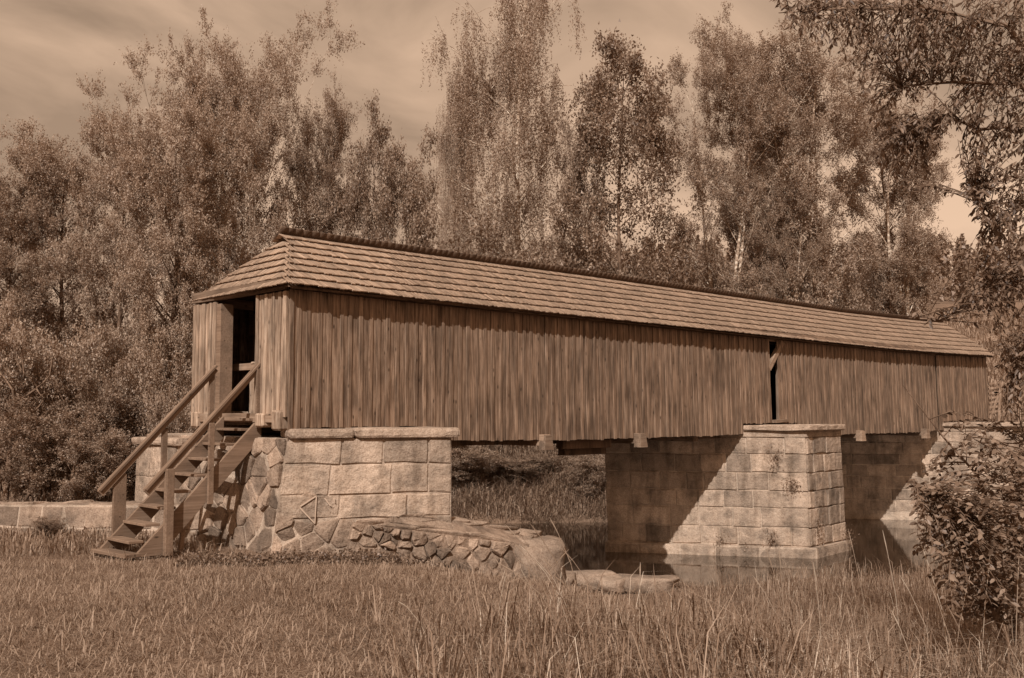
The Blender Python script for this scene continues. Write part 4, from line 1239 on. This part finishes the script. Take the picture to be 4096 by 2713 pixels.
# ------------------------------------------------------------------ far hillside wood (reads as one mass)
NT = 700
hx = rng.uniform(-70, 110, NT); hy = rng.uniform(95, 190, NT)
P = []
for k in range(NT):
    z = gh(hx[k], hy[k]); h = rng.uniform(3.5, 6.5); w = h * rng.uniform(0.24, 0.42)
    n_ = 190
    f = rng.uniform(0, 1, n_); th = rng.uniform(0, 6.28, n_); rad = (1 - f ** 1.6) ** 0.8 * w * np.sqrt(rng.uniform(0.1, 1, n_)) * (0.75 + 0.25 * np.sin(f * 40 + k))
    P.append(np.stack([hx[k] + rad * np.cos(th), hy[k] + rad * np.sin(th), z + 0.2 + f * h - rad * 0.25], axis=1))
P = np.concatenate(P)
v_, f_ = leaf_tris(P, 0.62, 0.42, rng.normal(size=P.shape))
o = put("far_wood", np_mesh("far_wood", v_, f_, 'conifer', rng.uniform(0, 1, len(f_))))
tag(o, "distant wood covering the hillside behind the trees", "wood", kind="stuff")

# hillside track and stacked poles at right
tv = []
for q in range(13):
    f = q / 12; p = at_y((2075 + 260 * f) * K, (728 - 30 * f) * K, 68 + 6 * f); 
    for dy in (0.0, 1.6):
        tv.append((p.x, p.y + dy, gh(p.x, p.y + dy) + 0.06))
o = put("track", np_mesh("track", tv, [(2 * q, 2 * q + 2, 2 * q + 3, 2 * q + 1) for q in range(12)], 'track')); o["kind"] = "structure"

wp = thing("pole_fence", "leaning pole fence on the far bank beyond the bridge's end", "fence", B(33.5, -1.0, -0.4))
fl = lambda px, py: at_y(px * K, py * K, 43.0) - B(33.5, -1.0, -0.4)
beam_between("rail", fl(2296, 905), fl(2360, 935), 0.10, 0.10, 'dead', wp); beam_between("post", fl(2307, 985), fl(2312, 885), 0.12, 0.12, 'dead', wp, Vector((0, 1, 0)))
beam_between("rail", fl(2280, 990), fl(2325, 860), 0.09, 0.09, 'dead', wp); beam_between("post", fl(2355, 1000), fl(2356, 900), 0.12, 0.12, 'dead', wp, Vector((0, 1, 0)))
for k in range(7): beam_between("rail", fl(2285, 888 + 11 * k), fl(2312, 884 + 11 * k), 0.10, 0.09, 'dead', wp)

# ------------------------------------------------------------------ near foliage at the right edge
def leaf_shape(L, W):
    """a folded, pointed oval leaf, stem at the origin, along +X"""
    return np.array([[0, 0, 0], [0.32, 0.46, 0.10], [0.70, 0.36, 0.06], [1.0, 0, -0.10], [0.70, -0.36, 0.06], [0.32, -0.46, 0.10], [0.45, 0, -0.02]]) * np.array([[L, W, W]])
LEAF_F = [(0, 1, 6), (1, 2, 6), (2, 3, 6), (3, 4, 6), (4, 5, 6), (5, 0, 6)]
def near_foliage(name, label, cat, regions, trunk_pts, trunk_rad, leaf_m, L, W, n_single, seed, hang=0.4, limbs=()):
    r = random.Random(seed)
    t = thing(name, label, cat, trunk_pts[0])
    org = Vector(trunk_pts[0])
    tb = Tubes(); tb.add([Vector(p) - org for p in trunk_pts], trunk_rad, 8)
    tw = Tubes()
    limb_pts = []
    for lp, lr in limbs:
        tb.add([Vector(p) - org for p in lp], lr, 6)
        for a, b_ in zip(lp[:-1], lp[1:]):
            for q in range(6): limb_pts.append(Vector(a).lerp(Vector(b_), q / 6))
    if not limb_pts: limb_pts = [Vector(p) for p in trunk_pts]
    LV, LF, k0 = [], [], 0
    placed = []
    for (poly, count, d0, d1) in regions:
        xs_ = [p[0] for p in poly]; ys_ = [p[1] for p in poly]
        done = 0
        while done < count:
            x, y = r.uniform(min(xs_), max(xs_)), r.uniform(min(ys_), max(ys_))
            ins = False
            for i in range(len(poly)):
                (xa, ya), (xb, yb) = poly[i], poly[(i + 1) % len(poly)]
                if (ya > y) != (yb > y) and x < xa + (y - ya) * (xb - xa) / (yb - ya): ins = not ins
            if not ins: continue
            done += 1
            tip = at_y(x * K, y * K, r.uniform(d0, d1))
            root = min(limb_pts, key=lambda q: (q - tip).length + r.uniform(0, 0.25))
            d = tip - root
            if d.length > 0.9: root = tip - d.normalized() * r.uniform(0.5, 0.9)
            mid_ = root.lerp(tip, 0.5) + Vector((r.uniform(-.04, .04), r.uniform(-.04, .04), 0.05))
            tw.add([root - org, mid_ - org, tip - org], [0.006, 0.004, 0.0015], 4)
            nl = r.randint(7, 12)
            dv = (tip - root).normalized()
            for q in range(nl):
                f = 0.25 + 0.78 * (q + r.random() * 0.5) / nl
                p = root.lerp(mid_, f * 2) if f < .5 else mid_.lerp(tip, (f - .5) * 2)
                side = 1 if q % 2 else -1
                sv = dv.cross(Vector((r.uniform(-.3, .3), r.uniform(-.3, .3), 1))).normalized() * side
                ax = (dv * 0.5 + sv * r.uniform(0.5, 1.0) + Vector((0, 0, -hang * r.uniform(0.2, 1.5)))).normalized()
                nn = Vector((r.gauss(0, .5), r.gauss(0, .5) - 0.25, 1)).normalized()
                ay = nn.cross(ax).normalized(); az = ax.cross(ay)
                mt = Matrix((ax, ay, az)).transposed().to_4x4()
                mt.translation = p - org
                placed.append((mt, r.uniform(0.65, 1.2)))
    shp = leaf_shape(L, W)
    me_leaf = [np_mesh("leaf", leaf_shape(L * q, W * w_), LEAF_F, leaf_m) for q, w_ in ((1, 1), (1.1, .9), (.9, 1.05))]
    placed.sort(key=lambda q: (q[0].translation + org).y)
    for mt, sc_ in placed[:n_single]:
        o = put("leaf", r.choice(me_leaf), t); o.matrix_local = mt @ Matrix.Scale(sc_, 4)
    for mt, sc_ in placed[n_single:]:
        m3 = np.array(mt.to_3x3()) * sc_; tr = np.array(mt.translation)
        LV.append(shp @ m3.T + tr[None, :]); LF.append(np.array(LEAF_F) + k0); k0 += 7
    if LV:
        F__ = np.concatenate(LF)
        o = put("foliage", np_mesh("foliage", np.concatenate(LV), F__, leaf_m, np.repeat(rng.uniform(0, 1, len(LV)), 6)), t); o["kind"] = "stuff"
    put("branch", tb.mesh("branch", 'twig'), t)
    o = put("twigs", tw.mesh("twigs", 'twig'), t); o["kind"] = "stuff"
    return t

N = lambda px, py, d: tuple(at_y(px * K, py * K, d))
trk = (5.9, 9.6, gh(5.9, 9.6))
near_foliage("overhanging_tree", "dark leafy tree leaning in from the right edge with hanging branches", "tree",
    [([(1760, -30), (2400, -30), (2400, 120), (2200, 160), (1980, 150), (1850, 110)], 420, 8.5, 11),
     ([(1960, 130), (2400, 100), (2400, 330), (2200, 300), (2060, 330), (1990, 260)], 270, 8.5, 10.8),
     ([(2010, 260), (2180, 250), (2160, 430), (2080, 450), (2020, 390)], 110, 9, 10.5),
     ([(2205, 300), (2400, 300), (2400, 560), (2260, 560), (2225, 450)], 200, 8.2, 10),
     ([(2250, 540), (2400, 540), (2400, 800), (2300, 800), (2260, 660)], 190, 8.0, 9.5),
     ([(2290, 780), (2400, 780), (2400, 960), (2320, 960)], 70, 8.0, 9.2),
     ([(2090, 730), (2280, 650), (2290, 700), (2160, 780)], 9, 8.4, 9.0)],
    [trk, (5.8, 9.6, 4.0), (5.6, 9.7, 6.5), (5.5, 9.8, 9.0)], [0.16, 0.13, 0.10, 0.05], 'leaf_near', 0.062, 0.026, 300, 61, hang=1.1,
    limbs=[([(5.6, 9.7, 6.2), N(2330, 60, 9.7), N(2150, 20, 9.8), N(1950, 20, 9.6), N(1800, 30, 9.5)], [0.035, 0.026, 0.018, 0.012, 0.005]),
           ([(5.7, 9.65, 5.6), N(2360, 195, 9.4), N(2200, 190, 9.3), N(2060, 200, 9.4)], [0.03, 0.022, 0.015, 0.005]),
           ([(5.7, 9.65, 5.2), N(2367, 290, 9.2), N(2260, 300, 9.2), N(2190, 265, 9.3), N(2080, 330, 9.6)], [0.028, 0.022, 0.017, 0.012, 0.005]),
           ([(5.8, 9.6, 4.5), N(2380, 470, 9.0), N(2290, 520, 9.0), N(2240, 440, 9.0)], [0.04, 0.03, 0.02, 0.006]),
           ([(5.8, 9.6, 4.2), N(2390, 640, 8.8), N(2290, 660, 8.8), N(2180, 740, 8.7), N(2100, 735, 8.7)], [0.035, 0.025, 0.018, 0.012, 0.004]),
           ([(5.8, 9.6, 3.9), N(2390, 820, 8.6), N(2330, 890, 8.6)], [0.03, 0.02, 0.006])])
sb = at_y(2290 * K, 1340 * K, 8.6)
sroot = (sb.x + 0.2, 8.6, gh(sb.x + .2, 8.6))
near_foliage("leafy_shrub", "large-leaved shrub at the lower right in front of the far pier", "shrub",
    [([(2110, 1130), (2200, 1150), (2240, 1080), (2400, 1030), (2400, 1440), (2200, 1430), (2110, 1290)], 560, 7.4, 9.6),
     ([(2180, 950), (2400, 900), (2400, 1060), (2230, 1060)], 34, 8.2, 9.4),
     ([(2095, 1115), (2180, 1040), (2200, 1080), (2140, 1170)], 14, 8.2, 9.2)],
    [sroot, (sroot[0], 8.6, sroot[2] + 0.5), (sroot[0] + .1, 8.65, sroot[2] + 1.1)], [0.03, 0.025, 0.012], 'leaf_shrub', 0.064, 0.034, 300, 62, hang=0.35,
    limbs=[([sroot, N(2300, 1200, 8.6), N(2260, 1100, 8.6), N(2180, 1010, 8.6), N(2085, 888, 8.5)], [0.02, 0.015, 0.011, 0.008, 0.003]),
           ([sroot, N(2340, 1180, 8.4), N(2330, 1060, 8.4), N(2200, 985, 8.4)], [0.02, 0.014, 0.01, 0.003]),
           ([sroot, N(2230, 1230, 8.3), N(2150, 1150, 8.3), N(2105, 1118, 8.3)], [0.018, 0.012, 0.008, 0.003]),
           ([sroot, N(2350, 1200, 9.0), N(2375, 1080, 9.0), N(2367, 1000, 9.0)], [0.018, 0.012, 0.008, 0.003])])

# ------------------------------------------------------------------ plants on the pier
def wall_plant(label, px, py, Yd, h, w, seed, n_=140, leaf=(0.07, 0.025), trail=False):
    c = at_y(px, py, Yd); t = thing("wall_plant", label, "plant", c, 0, "weeds growing from the pier joints")
    d = rng.normal(size=(n_, 3)) * np.array([[w, 0.05, h]]) ; d[:, 1] = -np.abs(d[:, 1])
    v_, f_ = leaf_quads(d, leaf[0], leaf[1], axis=np.tile([[0, -0.3, -0.8 if trail else 0.6]], (n_, 1)))
    put("leaves", np_mesh("leaves", v_, f_, 'leaf_dark', rng.uniform(0, 1, n_)), t)
    tb = Tubes()
    for k in range(5): tb.add([(0, 0.02, -0.02), (rng.normal() * w * .5, -0.04, rng.normal() * h * .5), tuple(rng.normal(size=3) * np.array([w, 0.03, h]))], [0.005, 0.004, 0.002], 4)
    put("stem", tb.mesh("stem", 'twig'), t)
    return t
def on_face(patch, px, py):
    d = ray(px, py); o_ = Vector((0, 0, EYE)); return (o_ + d * ((patch.c[0] - o_).dot(patch.n) / d.dot(patch.n))).y - 0.06
for lab, px, py, pf, h, w, nn, tr in (
        ("spiky weed tuft in the upper middle of the mid pier", 3165, 1945, p2s, 0.13, 0.14, 170, False),
        ("trailing dry weed hanging under the mid pier coping", 3100, 1830, p2s, 0.16, 0.13, 110, True),
        ("small bushy weed at the mid pier's foot near its corner", 3087, 2165, p2s, 0.14, 0.09, 150, True),
        ("sparse weed at the mid pier's foot by the shadow edge", 2880, 2175, p2s, 0.16, 0.10, 120, True),
        ("low weed on the foot ledge between the two pier weeds", 3010, 2195, p2s, 0.06, 0.18, 70, True),
        ("tall weed climbing the mid pier's corner above the water", 3272, 2120, p2r, 0.30, 0.10, 240, False),
        ("leafy weed at the water line on the mid pier's right corner", 3375, 2165, p2r, 0.16, 0.16, 260, False)):
    wall_plant(lab, px, py, on_face(pf, px, py), h, w, 0, nn, trail=tr)

# ------------------------------------------------------------------ grass
def blades(n_, xy, height, width, bend, mat, name, label, tuft=0, spread=0.06):
    """curved two-segment blades rooted on the ground; tuft > 0 gathers them into fanning tufts of that many"""
    th = rng.uniform(0, 2 * np.pi, n_); rv = rng.uniform(0, 1, n_)
    xy = xy.copy()
    if tuft:
        idx = (np.arange(n_) // tuft) * tuft
        off = rng.normal(0, spread, (n_, 2))
        c = xy[idx]; ok = rng.uniform(0, 1, n_) < 0.8
        xy = np.where(ok[:, None], c + off, xy)
        th = np.where(ok, np.arctan2(off[:, 1], off[:, 0]) + rng.normal(0, 0.5, n_), th)
        hs_ = rng.uniform(0.6, 1.5, n_)[idx]; cs_ = rng.uniform(0, 1, n_)[idx]
        height = height * np.where(ok, hs_, 0.8)
        rv = np.where(ok, 0.55 * cs_ + 0.45 * rv, rv)
    lum = wob(xy[:, 0] * 0.9 + 5, xy[:, 1] * 0.7) * 0.28
    rv = np.clip(rv * 0.8 + 0.1 + lum, 0, 0.999)
    x, y = xy[:, 0], xy[:, 1]
    z = ground_h(x, y) - 0.01
    dx, dy = np.cos(th), np.sin(th)
    px, py = -dy, dx
    H = height; Wd = width
    b1 = bend * rng.uniform(0.1, 0.5, n_); b2 = bend * rng.uniform(0.4, 1.5, n_)
    base = np.stack([x, y, z], 1)
    m_ = base + np.stack([dx * H * b1, dy * H * b1, H * 0.62], 1)
    tip = base + np.stack([dx * H * b2, dy * H * b2, H * np.clip(1.0 - 0.4 * b2, 0.25, 1)], 1)
    sd_ = np.stack([px, py, np.zeros(n_)], 1)
    w0 = sd_ * (Wd * 0.5)[:, None]; w1 = sd_ * (Wd * 0.42)[:, None]
    v = np.stack([base - w0, base + w0, m_ + w1, m_ - w1, tip], 1).reshape(-1, 3)
    k = np.arange(n_) * 5
    q = np.stack([k, k + 1, k + 2, k + 3], 1); t3 = np.stack([k + 3, k + 2, k + 4], 1)
    tri = np.concatenate([q[:, [0, 1, 2]], q[:, [0, 2, 3]], t3])
    o = put(name, np_mesh(name, v, tri, mat, np.concatenate([rv, rv, rv])))
    return tag(o, label, "grass", kind="stuff")

def scatter(n_, x0, x1, y0, y1, keep):
    pts = []
    tot = 0
    while tot < n_:
        m_ = n_ * 2
        p = np.stack([rng.uniform(x0, x1, m_), rng.uniform(y0, y1, m_)], 1)
        p = p[keep(p[:, 0], p[:, 1])]
        pts.append(p); tot += len(p)
    return np.concatenate(pts)[:n_]

def in_view(x, y): return np.abs(x) < 0.53 * y + 0.4
def on_stone(x, y):
    # leave the masonry footprints clear
    sx = (x - P0.x) * U.x + (y - P0.y) * U.y; vx = (x - P0.x) * V.x + (y - P0.y) * V.y
    bad = (sx > -0.35) & (sx < 3.6) & (vx > -0.1) & (vx < 5.5)
    e = nb; aa = (x - a_top.x) * e.x + (y - a_top.y) * e.y; bb = (x - a_top.x) * pn.x + (y - a_top.y) * pn.y
    bad |= (aa > -0.2) & (aa < 2.9) & (bb < 0.1) & (bb > -2.5)
    f = (Vector((t1.x - t0.x, t1.y - t0.y, 0))).normalized(); fn = Vector((f.y, -f.x, 0))
    aa = (x - f0.x) * f.x + (y - f0.y) * f.y; bb = (x - f0.x) * fn.x + (y - f0.y) * fn.y
    bad |= (aa > 0.0) & (aa < 3.75) & (bb < -0.02) & (bb > -1.35)
    return bad
def tall_amount(x, y):
    u = x / np.maximum(y, 1)
    k = sstep(-0.2, 0.1, u) * sstep(11, 7, y) * 0.55 + sstep(0.10, 0.28, u) * 0.7
    k = k * (0.75 + 0.5 * np.clip(wob(x * 0.8 + 3, y * 0.8), -1, 1))
    return np.clip(k, 0, 1)
keepn = lambda x, y: in_view(x, y) & (river_sd(x, y) > 0.05) & ~on_stone(x, y) & (rng.uniform(0, 1, x.shape) < np.clip(9.5 / y, 0, 1) ** 1.2)
n_ = 250000
p = scatter(n_, -12, 12, 5.0, 24.5, keepn)
ta = tall_amount(p[:, 0], p[:, 1])
patchy = 0.75 + 0.5 * np.clip(wob(p[:, 0] * 2.1, p[:, 1] * 2.1), -1, 1)
H = (0.075 + 0.09 * ta) * rng.uniform(0.5, 1.6, n_) * patchy
bend_ = 2.4 - 1.3 * ta
H = H * np.where(p[:, 0] > -0.5, np.clip(river_sd(p[:, 0], p[:, 1]) / 7.0, 0.3, 1), 1.0)
H = H * np.where((p[:, 0] > -7.6) & (p[:, 0] < -4.6) & (p[:, 1] > 15.0) & (p[:, 1] < 17.6), 0.3, 1.0)
blades(n_, p, H, np.clip(0.006 + 0.0003 * p[:, 1], 0, 0.012) * rng.uniform(0.7, 1.4, n_) * (0.48 + 0.45 * ta), bend_, 'grass', "meadow_grass", "short meadow grass covering the foreground", tuft=18, spread=0.07)
# longer grass, right half and along the bank
n_ = 48000
p = scatter(n_, -4, 13, 5.0, 24.5, lambda x, y: keepn(x, y) & (rng.uniform(0, 1, x.shape) < tall_amount(x, y) ** 1.5))
blades(n_, p, rng.uniform(0.18, 0.42, n_) * (0.6 + 0.5 * tall_amount(p[:, 0], p[:, 1])) * np.clip((river_sd(p[:, 0], p[:, 1]) - 0.5) / 6.0, 0.25, 1.25) * np.clip((13.0 - p[:, 1]) / 5.0, 0.22, 1.0), np.clip(0.006 + 0.0003 * p[:, 1], 0, 0.012) * rng.uniform(0.7, 1.3, n_), np.full(n_, 0.8), 'grass', "tall_grass", "longer rough grass on the right and along the bank", tuft=26, spread=0.09)
# pale dry blades
n_ = 9000
p = scatter(n_, -8, 12, 5.0, 23, lambda x, y: keepn(x, y) & (rng.uniform(0, 1, x.shape) < 0.003 + tall_amount(x, y) ** 1.4))
blades(n_, p, rng.uniform(0.15, 0.45, n_) * (0.35 + 0.7 * tall_amount(p[:, 0], p[:, 1])) * np.clip(river_sd(p[:, 0], p[:, 1]) / 7.0, 0.3, 1.2) * np.clip((13.0 - p[:, 1]) / 5.0, 0.22, 1.0), np.full(n_, 0.0048), np.full(n_, 0.9), 'dry', "dry_grass", "pale dry blades scattered through the long grass", tuft=9, spread=0.10)
# far banks and left meadow
n_ = 60000
p = scatter(n_, -26, 26, 17, 60, lambda x, y: in_view(x, y) & (river_sd(x, y) > 0.0) & ((y > 24.5) | (x < -9.0) | (x < -4.8 - 0.4 * (y - 17))) & ~on_stone(x, y) & (rng.uniform(0, 1, x.shape) < np.clip(30 / y, 0, 1) ** 2))
tall = np.where(p[:, 1] > 30, 0.55, 0.22)
blades(n_, p, tall * rng.uniform(0.5, 1.5, n_), 0.014 + 0.0005 * p[:, 1] * rng.uniform(0.5, 1, n_), np.full(n_, 0.7), 'grass', "bank_grass", "rough grass on the far bank and the left meadow")
n_ = 16000
p = scatter(n_, -4, 9, 33.5, 40, lambda x, y: (river_sd(x, y) > 0.0) & (y > 30))
blades(n_, p, rng.uniform(0.2, 0.6, n_), np.full(n_, 0.02), np.full(n_, 1.5), 'grass', "reed_grass", "tall reedy grass on the far water's edge under the bridge", tuft=22, spread=0.22)

n_ = 14000
p = scatter(n_, 20, 46, 48, 86, lambda x, y: (x / y > 0.36) & (x / y < 0.56))
blades(n_, p, rng.uniform(0.2, 0.7, n_), np.full(n_, 0.05), np.full(n_, 0.9), 'grass', "hillside_grass", "rough grass on the hillside beyond the bridge's far end", tuft=12, spread=0.3)
# leafy weeds round the stair foot and wall base
n_ = 13000
p = scatter(n_, -5.0, 1.2, 15.2, 19, lambda x, y: (river_sd(x, y) > 0.3) & ~on_stone(x, y) & ((np.abs(y - (17.0 + 0.36 * (x + 2.7)) + 0.55) < 0.45)))
q = np.stack([p[:, 0], p[:, 1], ground_h(p[:, 0], p[:, 1]) + rng.uniform(0.0, 0.22, n_) * rng.uniform(0.2, 1, n_) * (1 + 0.6 * wob(p[:, 0] * 2, p[:, 1] * 2))], 1)
v_, f_ = leaf_quads(q, 0.05, 0.035)
o = put("weeds", np_mesh("weeds", v_, f_, 'leaf_shrub', rng.uniform(0, 1, n_)))
tag(o, "small leafy weeds at the foot of the masonry", "weeds", kind="stuff")

# tall dry seed stalks, each clump one thing with its stalks as parts
def stalks(label, spots, seed):
    r = random.Random(seed)
    first = at_z(spots[0][0] * K, spots[0][1] * K, 1.9)
    c = thing("dry_grass_clump", label, "grass clump", (0, 0, 0), 0, "clumps of dry seed stalks")
    org = None
    for (x0, y0, x1, y1, d) in spots:
        a = at_y(x0 * K, y0 * K, d); a.z = gh(a.x, a.y) - 0.02
        t = at_y(x1 * K, y1 * K, d - 0.15)
        if org is None: org = a.copy(); c.location = org
        mid_ = a.lerp(t, 0.5) + Vector((-(t.x - a.x) * 0.12, 0, 0.10 * (t - a).length * 0.5))
        p75 = mid_.lerp(t, 0.6) + Vector((0, 0, 0.02))
        tb = Tubes(); tb.add([a - org, mid_ - org, p75 - org, t - org], [0.0036, 0.0032, 0.0028, 0.0012], 4)
        tb.add([p75 - org, p75.lerp(t, .5) - org, t - org], [0.0028, 0.0055, 0.0015], 5)
        put("stalk", tb.mesh("stalk", 'dry'), c)
    return c
stalks("dense fan of pale dry stalks before the rubble wall's end", [(1300, 1500, 1168, 1212, 9), (1330, 1480, 1200, 1260, 9.2), (1290, 1490, 1185, 1250, 8.8), (1340, 1500, 1225, 1210, 9.1), (1350, 1490, 1270, 1195, 9.4), (1320, 1520, 1240, 1300, 8.7), (1280, 1440, 1195, 1290, 9.6), (1400, 1500, 1300, 1270, 9), (1310, 1530, 1150, 1300, 8.5), (1360, 1530, 1255, 1290, 8.4), (1220, 1420, 1315, 1270, 9.3), (1380, 1540, 1280, 1330, 8.2)], 1)
stalks("single thick pale stalk right of the dense dry fan", [(1476, 1560, 1472, 1440, 7.0), (1478, 1548, 1480, 1300, 7.1)], 2)
stalks("two pale bent stalks low at the bottom left of the fan", [(1068, 1562, 1042, 1478, 6.8), (1040, 1490, 1000, 1410, 7.6), (1000, 1440, 920, 1390, 8.0)], 3)
stalks("thin upright stalks left of the dense dry fan", [(1165, 1480, 1190, 1340, 9), (1150, 1490, 1170, 1330, 9.1), (1190, 1420, 1145, 1290, 9.5)], 4)
stalks("dry stalks in front of the mid pier's reflection", [(1830, 1440, 1772, 1270, 9), (1815, 1420, 1800, 1262, 9.2), (1850, 1490, 1740, 1330, 8.6), (1900, 1450, 1880, 1300, 9), (1790, 1460, 1735, 1360, 8.8)], 5)
stalks("two tall arching stalks before the dark water at right", [(2085, 1420, 2040, 1225, 9.5), (2010, 1390, 1960, 1222, 9.8), (2120, 1430, 2095, 1300, 9.2)], 6)
stalks("pale arching stalks below the leafy shrub", [(2200, 1440, 2130, 1260, 8), (2260, 1400, 2290, 1275, 8), (2195, 1400, 2245, 1320, 8), (2340, 1440, 2355, 1290, 7.8), (2170, 1480, 2080, 1330, 8)], 7)
stalks("long leaning stalks across the bottom right corner", [(2280, 1560, 2190, 1400, 6.8), (2140, 1560, 2060, 1410, 6.9), (2230, 1580, 2150, 1350, 7)], 8)

# pale flowers on the far bank
n_ = 26
c = at_z(1970 * 1.0, 1990, 0.9); c = at_y(1925, 1980, 35.6)
q = np.array([[c.x, c.y, c.z]]) + rng.normal(size=(n_, 3)) * np.array([[0.28, 0.1, 0.35]])
v_, f_ = leaf_quads(q, 0.07, 0.06)
o = put("wild_flowers", np_mesh("wild_flowers", v_, f_, 'flower', rng.uniform(0, 1, n_)))
tag(o, "pale wild flowers on the far bank seen beside the abutment", "flowers", kind="stuff")
